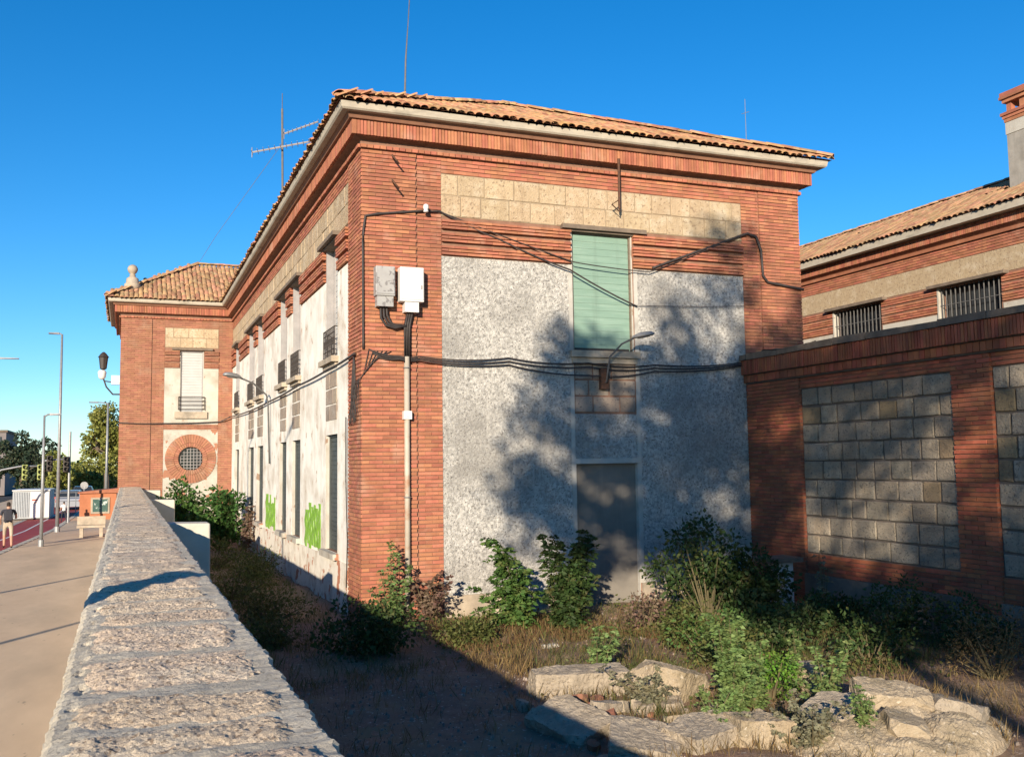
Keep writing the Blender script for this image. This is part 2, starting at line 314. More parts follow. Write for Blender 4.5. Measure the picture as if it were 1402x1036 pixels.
def sweep(path, prof, closed_prof=True, mb=None):
    """sweep a profile [(out, z)] along a plan path; outward is to the left of the walking direction"""
    mb = mb or MB(); P = [Vector((*p, 0)) for p in path]; rings = []
    def nrm(a, b): d = (b - a).normalized(); return Vector((-d.y, d.x, 0))
    for i, p in enumerate(P):
        n1 = nrm(P[i - 1], p) if i > 0 else None; n2 = nrm(p, P[i + 1]) if i < len(P) - 1 else None
        if n1 is None: m_ = n2
        elif n2 is None: m_ = n1
        else: m_ = (n1 + n2) / (1 + n1.dot(n2))
        rings.append([tuple(p + m_ * o + Vector((0, 0, z))) for o, z in prof])
    n = len(prof); b = len(mb.v); c = rnd.random()
    for r in rings: mb.v += r
    for i in range(len(rings) - 1):
        for k in range(n if closed_prof else n - 1):
            mb.f.append((b + i * n + k, b + (i + 1) * n + k, b + (i + 1) * n + (k + 1) % n, b + i * n + (k + 1) % n)); mb.c.append(c)
    mb.f.append(tuple(b + k for k in range(n))); mb.c.append(c)
    e = b + (len(rings) - 1) * n; mb.f.append(tuple(e + k for k in range(n - 1, -1, -1))); mb.c.append(c)
    return mb

# foliage ----------------------------------------------------------
def leaf_mesh(name, P, D, size, wr, m, seed):
    g = np.random.default_rng(seed); N = len(P); P = np.asarray(P, float); D = np.asarray(D, float)
    D = D / (np.linalg.norm(D, axis=1, keepdims=True) + 1e-9)
    q = g.normal(size=(N, 3)); Wd = np.cross(D, q); Wd /= (np.linalg.norm(Wd, axis=1, keepdims=True) + 1e-9)
    Nn = np.cross(D, Wd)
    s = np.asarray(size).reshape(-1, 1) * g.uniform(.6, 1.3, (N, 1))
    wr = np.asarray(wr)
    v = np.empty((N, 4, 3)); v[:, 0] = P; v[:, 1] = P + D * s * .45 + Wd * s * wr + Nn * s * .08; v[:, 2] = P + D * s - Nn * s * .06; v[:, 3] = P + D * s * .45 - Wd * s * wr + Nn * s * .08
    me = bpy.data.meshes.new(name); me.vertices.add(4 * N); me.vertices.foreach_set("co", v.reshape(-1))
    me.loops.add(4 * N); me.loops.foreach_set("vertex_index", np.arange(4 * N, dtype=np.int32))
    me.polygons.add(N); me.polygons.foreach_set("loop_start", np.arange(0, 4 * N, 4, dtype=np.int32)); me.polygons.foreach_set("loop_total", np.full(N, 4, dtype=np.int32))
    me.update(calc_edges=True)
    at = me.attributes.new("bc", 'FLOAT', 'FACE'); at.data.foreach_set("value", g.random(N).astype(np.float32))
    me.materials.append(K[m]); return me
def tree(name, label, cat, base, trunk_r, limbs, clumps, leaf, per, m, seed, lean=(0, 0), group=None, bark='bark'):
    """limbs: branch end points; clumps: (centre, radius) in world space around which the leaves gather"""
    g = np.random.default_rng(seed); t = thing(name, label, cat, base, group=group); b = Vector(base)
    mb = MB(); top = Vector(limbs[0]) - b; fork = top * .55 + Vector((0, 0, 0))
    mb.tube([(0, 0, -.1), (lean[0] * .15, lean[1] * .15, fork.z * .4), tuple(fork)], [trunk_r * 1.25, trunk_r, trunk_r * .75], 9)
    for e in limbs:
        e = Vector(e) - b; mid = fork.lerp(e, .5) + Vector((g.normal() * .25, g.normal() * .25, .3))
        mb.tube([tuple(fork * .96), tuple(mid), tuple(e)], [trunk_r * .6, trunk_r * .4, trunk_r * .12], 6)
    for c, r in clumps[::2]:
        c = Vector(c) - b; k = min(range(len(limbs)), key=lambda i: (Vector(limbs[i]) - b - c).length); e = Vector(limbs[k]) - b
        mb.tube([tuple(fork.lerp(e, .6)), tuple(c)], [trunk_r * .25, trunk_r * .06], 5)
    mb.build('trunk', bark, t, smooth=True)
    P = []; D = []
    for c, r in clumps:
        n = max(8, int(per * r * r)); q = g.normal(size=(n, 3)); q /= np.linalg.norm(q, axis=1, keepdims=True)
        rad = g.random((n, 1)) ** .5
        P.append(np.array(c) - np.array(base) + q * rad * r * np.array([1, 1, .8])); D.append(q + g.normal(size=(n, 3)) * .6 + np.array([0, 0, -.35]))
    P = np.concatenate(P); D = np.concatenate(D)
    link('crown', leaf_mesh('crown', P, D, np.full(len(P), leaf), .38, m, seed), t)
    return t
def clump_cloud(c, rad, n, cr, seed, flat=1.0):
    g = np.random.default_rng(seed); out = []
    for i in range(n):
        q = g.normal(size=3); q /= np.linalg.norm(q); q *= g.random() ** .4
        out.append(((c[0] + q[0] * rad[0], c[1] + q[1] * rad[1], c[2] + q[2] * rad[2]), cr * g.uniform(.6, 1.25)))
    return out
def shrub(name, label, cat, loc, stems, leaf, per, m, seed, wr=.3, spread=.22, droop=.3, group=None, bare=.12, stem_r=.012):
    """stems: (dx, dy, height); leaves stand off each stem, thinning towards the tip"""
    g = np.random.default_rng(seed); t = thing(name, label, cat, loc, group=group); mb = MB(); P = []; D = []
    for dx, dy, h in stems:
        pts = []
        for k in range(6):
            a = k / 5; pts.append(Vector((dx * a ** 1.4 + g.normal() * .012, dy * a ** 1.4 + g.normal() * .012, h * a)))
        mb.tube(pts, [stem_r * (1.1 - .8 * k / 5) for k in range(6)], 5)
        n = int(per * h)
        a = bare + (1 - bare) * g.random(n) ** .9
        base = np.array([[dx * x ** 1.4, dy * x ** 1.4, h * x] for x in a])
        an = g.uniform(0, 2 * math.pi, n); rr = spread * (1.05 - .75 * a) * g.random(n) ** .5
        off = np.stack([np.cos(an) * rr, np.sin(an) * rr, g.normal(size=n) * .03], 1)
        P.append(base + off); D.append(np.stack([np.cos(an), np.sin(an), g.uniform(-droop, .55, n)], 1) + g.normal(size=(n, 3)) * .25)
    mb.build('stems', 'stem', t)
    P = np.concatenate(P); D = np.concatenate(D)
    link('leaves', leaf_mesh('leaves', P, D, np.full(len(P), leaf), wr, m, seed), t)
    return t
def frond_shrub(name, label, cat, loc, stems, leaflet, fronds, flen, m, seed, wr=.26, pairs=7, group=None, stem_r=.012, up=.35, bare=.15):
    """stems carry fronds that arch out and down, each with paired leaflets"""
    g = np.random.default_rng(seed); t = thing(name, label, cat, loc, group=group); mb = MB(); P = []; D = []
    for dx, dy, h in stems:
        cv = lambda a: np.array([dx * a ** 1.4, dy * a ** 1.4, h * a])
        mb.tube([tuple(cv(k / 5) + g.normal(size=3) * .008) for k in range(6)], [stem_r * (1.1 - .8 * k / 5) for k in range(6)], 5)
        n = max(3, int(fronds * h))
        for k in range(n):
            a = bare + (1 - bare) * (k + g.random()) / n; o = cv(min(a, 1)); an = g.uniform(0, 2 * math.pi) ; L_ = flen * g.uniform(.55, 1.25) * (1.1 - .45 * a)
            d = np.array([math.cos(an), math.sin(an), up + g.normal() * .25 + .5 * (a > .9)]); d /= np.linalg.norm(d); side = np.cross(d, [0, 0, 1.0]); side /= np.linalg.norm(side) + 1e-6
            for j in range(pairs):
                f = (j + .7) / pairs; p = o + d * L_ * f - np.array([0, 0, .55 * L_ * f * f])
                for sg in (-1, 1):
                    P.append(p + g.normal(size=3) * .008); D.append(side * sg + d * .55 + np.array([0, 0, -.45]) + g.normal(size=3) * .22)
            P.append(o + d * L_ - np.array([0, 0, .55 * L_])); D.append(d + np.array([0, 0, -.6]))
    mb.build('stems', 'stem', t)
    link('leaves', leaf_mesh('leaves', np.array(P), np.array(D), np.full(len(P), leaflet), wr, m, seed), t)
    return t
def bush(name, label, cat, loc, rad, n, cr, leaf, per, m, seed, wr=.35, group=None):
    g = np.random.default_rng(seed); t = thing(name, label, cat, loc, group=group)
    cl = clump_cloud((0, 0, rad[2] * .95), rad, n, cr, seed); mb = MB(); P = []; D = []
    for c, r in cl:
        if c[2] < .1: c = (c[0], c[1], .1 + g.random() * .2)
        mb.tube([(c[0] * .15, c[1] * .15, 0), (c[0] * .6, c[1] * .6, c[2] * .55), c], [.02, .013, .005], 5)
        k = int(per * r * r); q = g.normal(size=(k, 3)); q /= np.linalg.norm(q, axis=1, keepdims=True)
        P.append(np.array(c) + q * r * g.random((k, 1)) ** .45); D.append(q + g.normal(size=(k, 3)) * .5 + np.array([0, 0, -.2]))
    P = np.concatenate(P); D = np.concatenate(D); ok = P[:, 2] > .02
    mb.build('stems', 'stem', t); link('leaves', leaf_mesh('leaves', P[ok], D[ok], np.full(ok.sum(), leaf), wr, m, seed), t)
    return t

# ================================================================== the setting
ZS, ZG = -.35, -.45                               # pavement level, yard level
def hills(x, y): return .035 * math.sin(x * 1.7 + y * .6) + .03 * math.sin(y * 2.3 - x * .8) + .02 * math.sin(x * 5.1) * math.sin(y * 4.3)
MB().poly([(-900, -60, -.52), (900, -60, -.52), (900, 1500, -.52), (-900, 1500, -.52)]).build('ground', 'ground', kind='structure')
mb = MB(); nx, ny = 90, 260; x0, x1, y0, y1 = .45, 13.2, -3.0, 42.5
for j in range(ny + 1):
    for i in range(nx + 1):
        x = x0 + (x1 - x0) * i / nx; y = y0 + (y1 - y0) * j / ny; mb.v.append((x, y, ZG + hills(x, y) + rnd.uniform(-.012, .012)))
for j in range(ny):
    for i in range(nx):
        k = j * (nx + 1) + i; mb.f.append((k, k + 1, k + nx + 2, k + nx + 1)); mb.c.append(0)
mb.build('yard_ground', 'dirt', smooth=True, kind='structure')
# pavement, kerb, red lane
edge = [(-6.4, -12), (-5.9, 8), (-5.2, 20), (-4.5, 29), (-3.95, 37), (-3.38, 45), (-3.0, 51), (-2.72, 64.7), (-2.6, 90), (-2.6, 150)]
def strip(a, b, z, name, m):
    mb = MB()
    for i in range(len(edge) - 1):
        (xa, ya), (xb, yb) = edge[i], edge[i + 1]
        mb.poly([(xa + a, ya, z), (xa + b, ya, z), (xb + b, yb, z), (xb + a, yb, z)], 0)
    return mb.build(name, m, kind='structure')
mb = MB()
for i in range(len(edge) - 1):
    (xa, ya), (xb, yb) = edge[i], edge[i + 1]
    mb.poly([(xa, ya, ZS), (-.1, ya, ZS), (-.1, yb, ZS), (xb, yb, ZS)], 0)
mb.build('pavement', 'paving', kind='structure')
kmb = MB()
for i in range(len(edge) - 1):
    (xa, ya), (xb, yb) = edge[i], edge[i + 1]; n = max(1, int((yb - ya) / 1.0))
    for k in range(n):
        f0, f1 = k / n, (k + 1) / n - .012
        a = (xa + (xb - xa) * f0, ya + (yb - ya) * f0); b = (xa + (xb - xa) * f1, ya + (yb - ya) * f1)
        kmb.quad_box([(a[0] - .22, a[1], ZS - .1), (a[0], a[1], ZS - .1), (b[0], b[1], ZS - .1), (b[0] - .22, b[1], ZS - .1), (a[0] - .22, a[1], ZS + .02), (a[0], a[1], ZS + .02), (b[0], b[1], ZS + .02), (b[0] - .22, b[1], ZS + .02)])
kmb.build('kerb', 'kerb', kind='structure')
strip(-.22, -2.4, ZS - .012, 'cycle_lane', 'red_lane')
strip(-1.28, -1.38, ZS - .008, 'lane_marking', 'line')
strip(-2.4, -2.6, ZS - .004, 'lane_edge', 'kerb')
strip(-2.6, -7.5, ZS - .02, 'far_pavement', 'paving')
strip(-7.5, -19, ZS - .12, 'road', 'asphalt')

# ================================================================== the long wall with its rough coping
WALL_T = 1.75
g = np.random.default_rng(11)
long_wall = thing('boundary_wall', 'long low wall with rough stone and mortar coping running away beside the pavement', 'wall', (.18, 18, ZG))
def put(o, parent=long_wall): o.parent = parent; o.matrix_parent_inverse = Matrix.Translation(parent.location).inverted(); return o
put(MB().box(-.15, .52, -3, 42.45, -.55, WALL_T - .09).build('wall_body', 'buttress'))
def fbm(x, y, s=1.0):
    v = 0; a = 1
    for k in range(4):
        v += a * math.sin(x * s * 9.1 * 1.9 ** k + 1.3 * k + 2.1 * math.sin(y * s * 7.3 * 1.8 ** k + k)) * math.sin(y * s * 8.7 * 1.9 ** k + .7 * k + 1.7 * math.sin(x * s * 6.1 * 1.8 ** k)); a *= .55
    return v
def edge_l(y): return -.215 + .006 * fbm(y, 1.1, .5) + .003 * math.sin(y * 41) + .003 * math.sin(y * 97)
def edge_r(y): return .588 + .008 * fbm(y, 4.1, .5) + .004 * math.sin(y * 37 + 1) + .004 * math.sin(y * 83)
def mortar_z(x, y):
    pit = max(0, fbm(y * .9, .3, 1.5) - .1) * math.exp(-((x + .145 + .01 * math.sin(y * 9)) / .014) ** 2)
    return WALL_T - .007 + .005 * fbm(x, y, .8) + .003 * fbm(x + 3, y, 3.1) - .035 * min(1, pit)
mb = MB(); ys = list(np.arange(1.0, 8, .022)) + list(np.arange(8, 16, .06)) + list(np.arange(16, 42.5, .2)); ys = [-3, -1, 0, .5] + ys
us = [0, .0001, .03, .05, .065, .08, .095, .11] + list(np.linspace(.13, .9, 28)) + [.95, .98, .9999, 1]
for y in ys:
    a, b = edge_l(y), edge_r(y)
    for i, u in enumerate(us):
        x = a + (b - a) * u; z = mortar_z(x, y) - (.016 if u < .02 or u > .985 else 0) - .018 * max(0, 1 - u / .1)
        if i == 0 or i == len(us) - 1: z = WALL_T - .13
        mb.v.append((x, y, z))
n = len(us)
for j in range(len(ys) - 1):
    for i in range(n - 1): k = j * n + i; mb.f.append((k, k + 1, k + n + 1, k + n)); mb.c.append(0)
put(mb.build('mortar_bed', 'coping_mortar'))
y = 1.0; first = [1.0, 1.5, 2.05, 2.5, 2.93, 3.27, 3.72, 4.55, 5.36, 5.8]
while y < 42.2:
    if first: y = first.pop(0); e = first[0] if first else y + .5
    else: e = y + g.uniform(.30, .52)
    gap = g.choice([.012, .02, .06], p=[.5, .3, .2]); a, b = y + gap * .5, min(e - gap * .5, 42.4)
    if len(first) == 3: a += .09
    res = .011 if y < 7 else (.03 if y < 14 else .09); nu = int(.66 / res); nv = max(3, int((b - a) / res)); seed = g.uniform(0, 50)
    xl, xr = -.135 + g.uniform(-.02, .05), .545 + g.uniform(-.07, .02); mb = MB()
    sk = g.uniform(-.07, .03)
    for j in range(nv + 1):
        for i in range(nu + 1):
            u, v = i / nu, j / nv
            x = xl + (xr - xl) * u + .012 * fbm(v * .5 + seed, u * .3, 1.8) * (abs(u - .5) * 2) ** 3 * 1.8
            yy = a + (b - a) * v + .016 * fbm(u * .5 + seed, v * .2, 1.3) * (abs(v - .5) * 2) ** 3 + sk * (u - .5)
            ed = min(u * (xr - xl), (1 - u) * (xr - xl), v * (b - a), (1 - v) * (b - a))
            ex = min(u, 1 - u) * (xr - xl)
            h = -.009 + .026 * (1 - abs(2 * v - 1) ** 2.6) * min(1, ex / .06) ** .6
            z = mortar_z(x, yy) + h + .005 * fbm(x + seed, yy, .45) * min(1, ed / .05) + .003 * fbm(x, yy + seed, 1.7) + g.normal() * .0022 * (y < 9)
            mb.v.append((x, yy, z))
    for j in range(nv):
        for i in range(nu): k = j * (nu + 1) + i; mb.f.append((k, k + 1, k + nu + 2, k + nu + 1)); mb.c.append(0)
    put(mb.build('coping_stone', 'coping_stone'))
    y = e
for yb in (16.3, 28.3, 40.2):                      # buttresses on the yard side
    bm_ = MB(); z1 = 1.66
    bm_.quad_box([(.5, yb, -.6), (1.30, yb, -.6), (1.30, yb + .55, -.6), (.5, yb + .55, -.6), (.5, yb, z1), (1.28, yb, z1 - .02), (1.28, yb + .5, z1 - .02), (.5, yb + .5, z1)])
    o = put(bm_.build('buttress', 'buttress'))
    bv = o.modifiers.new('b', 'BEVEL'); bv.width = .03; bv.segments = 3

# ================================================================== the main brick building
XL, XR, YF, YW, XW = 4.18, 14.6, 18.2, 42.6, -.28
bld = thing('brick_building', 'two-storey red brick building with stone frieze, patchy white panels and tiled hip roof', 'building', (9.4, 30, ZG))


F = Wall((0, YF), (1, 0), (0, -1)); LW = Wall((XL, 0), (0, 1), (-1, 0)); RWl = Wall((XR, 0), (0, 1), (1, 0)); G = Wall((0, YW), (1, 0), (0, -1)); GL = Wall((XW, 0), (0, 1), (-1, 0))
_before = set(bpy.data.objects)
# --- cores
fh = [(8.69, 10.16, -.5, 2.49), (8.68, 10.13, 4.86, 7.42)]
lw_lo = [(20.49, 21.78), (25.21, 26.51), (27.54, 28.78), (32.5, 34.0), (35.0, 36.57), (39.8, 41.2)]
lh = [(a, b, .68, 3.2) for a, b in lw_lo] + [(a, b, 4.86, 7.42) for a, b in lw_lo]
mb = MB(); F.holed(mb, XL + .013, XR - .013, -.55, 9.3, fh, -.4, -.012); mb.build('front_wall', 'mortar')
mb = MB(); LW.holed(mb, YF + .42, YW, -.55, 9.3, lh, -.4, -.012); mb.build('side_wall', 'mortar')
mb = MB(); RWl.slab(mb, YF + .42, YW + 8, -.55, 9.3, -.4, -.012); mb.build('rear_side_wall', 'mortar')
wh = [(2.05, 2.99, 4.83, 7.4)]
mb = MB(); G.holed(mb, XW + .013, XL, -.55, 9.3, wh + [(2.52 - .47, 2.52 + .47, 2.87 - .47, 2.87 + .47)], -.4, -.012); mb.build('wing_wall', 'mortar')
mb = MB(); GL.slab(mb, YW + .42, YW + 7.3, -.55, 9.3, -.4, -.012); mb.build('wing_side_wall', 'mortar')
MB().box(XL + .5, XR - .5, YF + .5, YW, -.5, 9.2).build('room_core', 'dark_shutter')
MB().box(XW + .5, XR - .5, YW + .5, YW + 7, -.5, 9.2).build('room_core', 'dark_shutter')
# --- brickwork
pier = []; E1 = []
F.bricks(pier, XL, 5.28, -.5, 8.70, face=.034, base=-.012)
F.bricks(E1, 5.30, 5.80, -.5, 8.70)
F.bricks(E1, 13.0, 13.46, 4.0, 8.70); F.bricks(E1, 13.48, XR, 4.0, 8.70, face=.034)
F.bricks(E1, 5.80, 13.0, 8.375, 8.70)
for k in range(3):
    for (a, b) in ((5.80, 8.66), (10.15, 13.0)): F.bricks(E1, a, b, 6.70 + k * .262, 6.70 + k * .262 + .20, face=.055 + .012 * k, course=.068)
LW.bricks(E1, YF - .03, 19.35, -.5, 8.70, face=.02)
LW.bricks(E1, 19.35, YW, 8.375, 8.70)
segs = [(19.35, 20.42), (21.85, 25.14), (26.58, 27.47), (28.85, 32.43), (34.07, 34.93), (36.64, 39.73), (41.27, YW)]
for k in range(3):
    for (a, b) in segs: LW.bricks(E1, a, b, 6.70 + k * .262, 6.70 + k * .262 + .20, face=.055 + .012 * k, course=.068, L=.3)
RWl.bricks(E1, YF, YF + 1.5, 4.0, 8.7)
pier.sort(key=lambda e: abs(e[3] - 3.0))
one, rest = pier[:300], pier[300:]
brick_objs(one, 'brick', 'brick', None)
brick_mesh(rest + E1, 'bricks', 'brick', None)
E2 = []
G.bricks(E2, XW, .92, -.5, 8.7, face=.03); G.bricks(E2, .95, 1.43, -.5, 8.7); G.bricks(E2, 3.60, XL, -.5, 8.7)
G.bricks(E2, 1.43, 3.60, 8.37, 8.7); G.bricks(E2, 1.43, 3.60, 4.08, 4.30, face=.02)
for k in range(3):
    for (a, b) in ((1.43, 2.02), (3.02, 3.60)): G.bricks(E2, a, b, 6.68 + k * .262, 6.68 + k * .262 + .20, face=.055 + .012 * k, course=.072)
GL.bricks(E2, YW, YW + 7.3, -.5, 8.7, L=.3)
brick_mesh(E2, 'bricks', 'brick_wing', None)
# round window: two rings of voussoirs
cx_, cz_ = 2.52, 2.87
for (r0, r1, n_, dd) in ((.50, .66, 40, .045), (.67, 1.02, 52, .03)):
    for k in range(n_):
        a0, a1 = 2 * math.pi * (k + .06) / n_, 2 * math.pi * (k + .94) / n_; mb = MB()
        q = [(cx_ + r * math.cos(a), cz_ + r * math.sin(a)) for r, a in ((r0, a0), (r1, a0), (r1, a1), (r0, a1))]
        mb.quad_box([G.p(u, z, -.01) for u, z in q] + [G.p(u, z, dd) for u, z in q], 0); mb.build('voussoir', 'brick_wing')
mb = MB(); mb.poly([G.p(cx_ + .5 * math.cos(a), cz_ + .5 * math.sin(a), -.2) for a in np.linspace(0, 2 * math.pi, 33)[:-1]], 0); rw = mb.build('round_window', 'glass')
mb = MB()
for k in range(-3, 4):
    h = math.sqrt(max(0, .48 ** 2 - (k * .13) ** 2))
    if h > .05: mb.tube([G.p(cx_ + k * .13, cz_ - h, -.1), G.p(cx_ + k * .13, cz_ + h, -.1)], .014, 5); mb.tube([G.p(cx_ - h, cz_ + k * .13, -.1), G.p(cx_ + h, cz_ + k * .13, -.1)], .014, 5)
mb.build('window_grille', 'grey_frame', rw)
mb = MB()                                           # reveal ring between the wall hole and the round opening
for k in range(32):
    a0, a1 = 2 * math.pi * k / 32, 2 * math.pi * (k + 1) / 32
    mb.poly([G.p(cx_ + .5 * math.cos(a0), cz_ + .5 * math.sin(a0), .03), G.p(cx_ + .5 * math.cos(a1), cz_ + .5 * math.sin(a1), .03), G.p(cx_ + .5 * math.cos(a1), cz_ + .5 * math.sin(a1), -.2), G.p(cx_ + .5 * math.cos(a0), cz_ + .5 * math.sin(a0), -.2)], 0)
mb.build('window_reveal', 'brick_wing', rw)
# mortar behind the piers that stand proud
for wl, a, b, c, d, f_ in ((F, XL + .012, 5.272, -.5, 8.70, .012), (F, 13.488, XR - .012, 4.0, 8.70, .012), (LW, YF - .016, 19.345, -.5, 8.70, -.002), (G, XW + .012, .912, -.5, 8.70, .008)):
    mb = MB(); wl.slab(mb, a, b, c, d, -.02, f_); mb.build('pier_core', 'mortar')
# --- plaster panels
def pan(wl, a, b, c, d, m, holes=(), d1=.0, name='plaster_panel'):
    mb = MB(); wl.holed(mb, a, b, c, d, list(holes), -.012, d1); return mb.build(name, m)
pan(F, 5.803, 8.60, -.03, 6.68, 'pebble'); pan(F, 10.25, 12.997, -.03, 6.68, 'pebble')
pan(F, 8.60, 8.69, -.03, 6.68, 'margin', d1=.008, name='door_surround'); pan(F, 10.16, 10.25, -.03, 6.68, 'margin', d1=.008, name='door_surround')
pan(F, 8.69, 10.16, 2.60, 3.53, 'pebble', d1=-.004)
pan(LW, 19.353, YW - .003, -.03, 6.68, 'plaster_side', holes=[h for h in lh])
pan(LW, 19.36, YW - .003, -.5, .55, 'base_side', d1=.025, name='plaster_base')
pan(G, 1.433, 3.597, 4.30, 6.66, 'plaster', holes=wh)
ring_holes = [(cx_ - .72, cx_ + .72, cz_ - .72, cz_ + .72)]
pan(G, 1.433, 3.597, -.5, 4.08, 'plaster_worn', holes=ring_holes)
# --- front plinth, door, window
mb = MB(); F.slab(mb, 5.80, 8.66, -.6, -.03, -.05, .05); mb.build('plinth', 'plinth')
mb = MB(); F.slab(mb, 10.19, 13.0, -.6, -.03, -.05, .05); mb.build('plinth', 'plinth')
mb = MB(); F.slab(mb, 8.69, 10.16, -.55, 2.49, -.2, -.10); door = mb.build('blocked_door', 'door_render')
for ua, ub in ((8.688, 8.706), (10.144, 10.162)): mb = MB(); F.slab(mb, ua, ub, -.55, 2.49, -.1, -.001); mb.build('door_jamb', 'margin', door)
mb = MB(); F.slab(mb, 8.62, 10.23, 2.49, 2.60, -.1, .016); mb.build('door_lintel', 'margin')
r8 = random.Random(8)
stones(F, 8.70, 10.15, 3.56, 4.60, 3, .5, 'tile_panel', None, d1=.0, name='panel_tile', jt=.02, rng=r8)
mb = MB(); F.slab(mb, 8.64, 10.18, 4.60, 4.72, -.1, .06); F.slab(mb, 8.60, 10.22, 4.72, 4.86, -.3, .12); mb.build('window_sill', 'plinth')
def window_unit(wl, a, b, z0, z1, m, slat=.0, fr='wood', rec=-.16, frame_w=.05, n_slats=0, name='window', rl=.014, rv='plaster'):
    mb = MB(); wl.slab(mb, a, b, z0, z1, rec - .05, rec); w_ = mb.build(name, m)
    mb = MB()
    wl.slab(mb, a, a + frame_w, z0, z1, rec - .02, rec + .05); wl.slab(mb, b - frame_w, b, z0, z1, rec - .02, rec + .05); wl.slab(mb, a + frame_w, b - frame_w, z1 - frame_w, z1, rec - .02, rec + .05)
    mb.build('frame', fr, w_)
    for ua, ub in ((a - .004, a + .018), (b - .018, b + .004)): mb = MB(); wl.slab(mb, ua, ub, z0, z1, rec + .05, -.003); mb.build('reveal', rv, w_)
    if n_slats:
        for k in range(n_slats):
            zz = z0 + (z1 - frame_w - z0) * k / n_slats; zn = z0 + (z1 - frame_w - z0) * (k + 1) / n_slats
            mb = MB(); p = [wl.p(u, z, d) for (u, z, d) in ((a + frame_w, zz + .004, rec), (b - frame_w, zz + .004, rec), (b - frame_w, zn - .004, rec), (a + frame_w, zn - .004, rec), (a + frame_w, zz + .004, rec + rl + .004), (b - frame_w, zz + .004, rec + rl + .004), (b - frame_w, zn - .004, rec + rl), (a + frame_w, zn - .004, rec + rl))]
            mb.quad_box(p, 0); mb.build('slat', m, w_)
    return w_
gw = window_unit(F, 8.68, 10.13, 4.86, 7.42, 'green', rec=-.09, n_slats=17, rl=.004)
mb = MB(); F.slab(mb, 8.76, 10.04, 4.87, 4.93, -.1, -.055); mb.build('bottom_rail', 'iron', gw)
mb = MB(); F.slab(mb, 8.44, 10.44, 7.44, 7.53, -.3, .14, jit=.006); F.slab(mb, 8.58, 10.24, 7.40, 7.438, -.2, .06); mb.build('window_lintel', 'slate')
# --- stone friezes
pan(F, 5.80, 13.0, 7.50, 8.37, 'frieze_bed', d1=-.004, name='frieze_bed'); pan(LW, 19.36, YW - .02, 7.50, 8.37, 'frieze_bed', d1=-.004, name='frieze_bed'); pan(G, 1.44, 3.59, 7.53, 8.36, 'frieze_bed', d1=-.004, name='frieze_bed')
rs_ = random.Random(21)
stones(F, 5.80, 13.0, 7.50, 8.37, 2, .52, 'granite', None, rng=rs_)
stones(LW, 19.36, YW - .02, 7.50, 8.37, 2, .62, 'granite', None, rng=rs_)
stones(G, 1.44, 3.59, 7.53, 8.36, 2, .52, 'granite', None, rng=rs_)
# --- left facade windows
def railing(wl, a, b, z0, z1, d, parent):
    mb = MB()
    for z in (z0, z0 + .12, z1 - .12, z1): mb.tube([wl.p(a, z, d), wl.p(b, z, d)], .014, 4)
    n = max(3, int((b - a) / .13))
    for k in range(n + 1): u = a + (b - a) * k / n; mb.tube([wl.p(u, z0, d), wl.p(u, z1, d)], .011, 4)
    for k in range(n):
        u = a + (b - a) * (k + .5) / n; r = (b - a) / n * .38; zc = (z0 + z1) / 2
        mb.tube([wl.p(u + r * math.cos(t), zc + r * 1.4 * math.sin(t), d) for t in np.linspace(0, 2 * math.pi, 9)], .010, 4, cap=False)
    for u in (a, b):
        for z in (z0, z1): mb.tube([wl.p(u, z, d), wl.p(u, z, -.02)], .012, 4)
    mb.build('railing', 'iron', parent)
for (a, b) in lw_lo:
    window_unit(LW, a, b, .68, 3.2, 'dark_shutter', rec=-.13, fr='dark_shutter', n_slats=24)
    mb = MB(); LW.slab(mb, a - .14, b + .14, .54, .68, -.3, .12, jit=.012); mb.build('window_sill', 'plaster_worn')
    wu = window_unit(LW, a, b, 4.86, 7.42, 'white_shutter', rec=-.22, fr='grey_frame', frame_w=.09, n_slats=20, rv='grey_frame')
    railing(LW, a + .02, b - .02, 4.92, 5.52, .06, wu)
    mb = MB(); LW.slab(mb, a - .12, b + .12, 4.74, 4.86, -.3, .16, jit=.008); LW.slab(mb, a - .04, b + .04, 4.66, 4.738, -.1, .07); mb.build('window_sill', 'plinth')
    stones(LW, a + .03, b - .03, 3.5, 4.56, 3, .6, 'tile_panel', None, d1=.012, name='panel_tile', jt=.02, rng=r8)
for (a, b) in ((20.2, 22.05), (24.95, 29.05), (32.25, 36.85), (39.55, 41.45)):
    mb = MB(); LW.slab(mb, a, b, 7.44, 7.53, -.3, .17, jit=.006); LW.slab(mb, a + .12, b - .12, 7.40, 7.438, -.2, .08); mb.build('window_lintel', 'slate')
# --- wing window
wu = window_unit(G, 2.05, 2.99, 4.83, 7.4, 'white_shutter', rec=-.1, fr='grey_frame', frame_w=.06, n_slats=22)
mb = MB()
for z in (4.95, 5.12, 5.29, 5.45): mb.tube([G.p(2.0, z, .08), G.p(3.04, z, .08)], .016, 4)
for u in (2.0, 3.04): mb.tube([G.p(u, 4.9, .08), G.p(u, 5.45, .08)], .016, 4); mb.tube([G.p(u, 5.45, .08), G.p(u, 5.45, -.02)], .016, 4)
mb.build('railing', 'iron', wu)
mb = MB(); G.slab(mb, 1.85, 3.15, 4.55, 4.83, -.3, .10); mb.build('window_sill', 'plinth')
mb = MB(); G.slab(mb, 1.72, 3.35, 7.42, 7.51, -.3, .13); mb.build('window_lintel', 'slate')
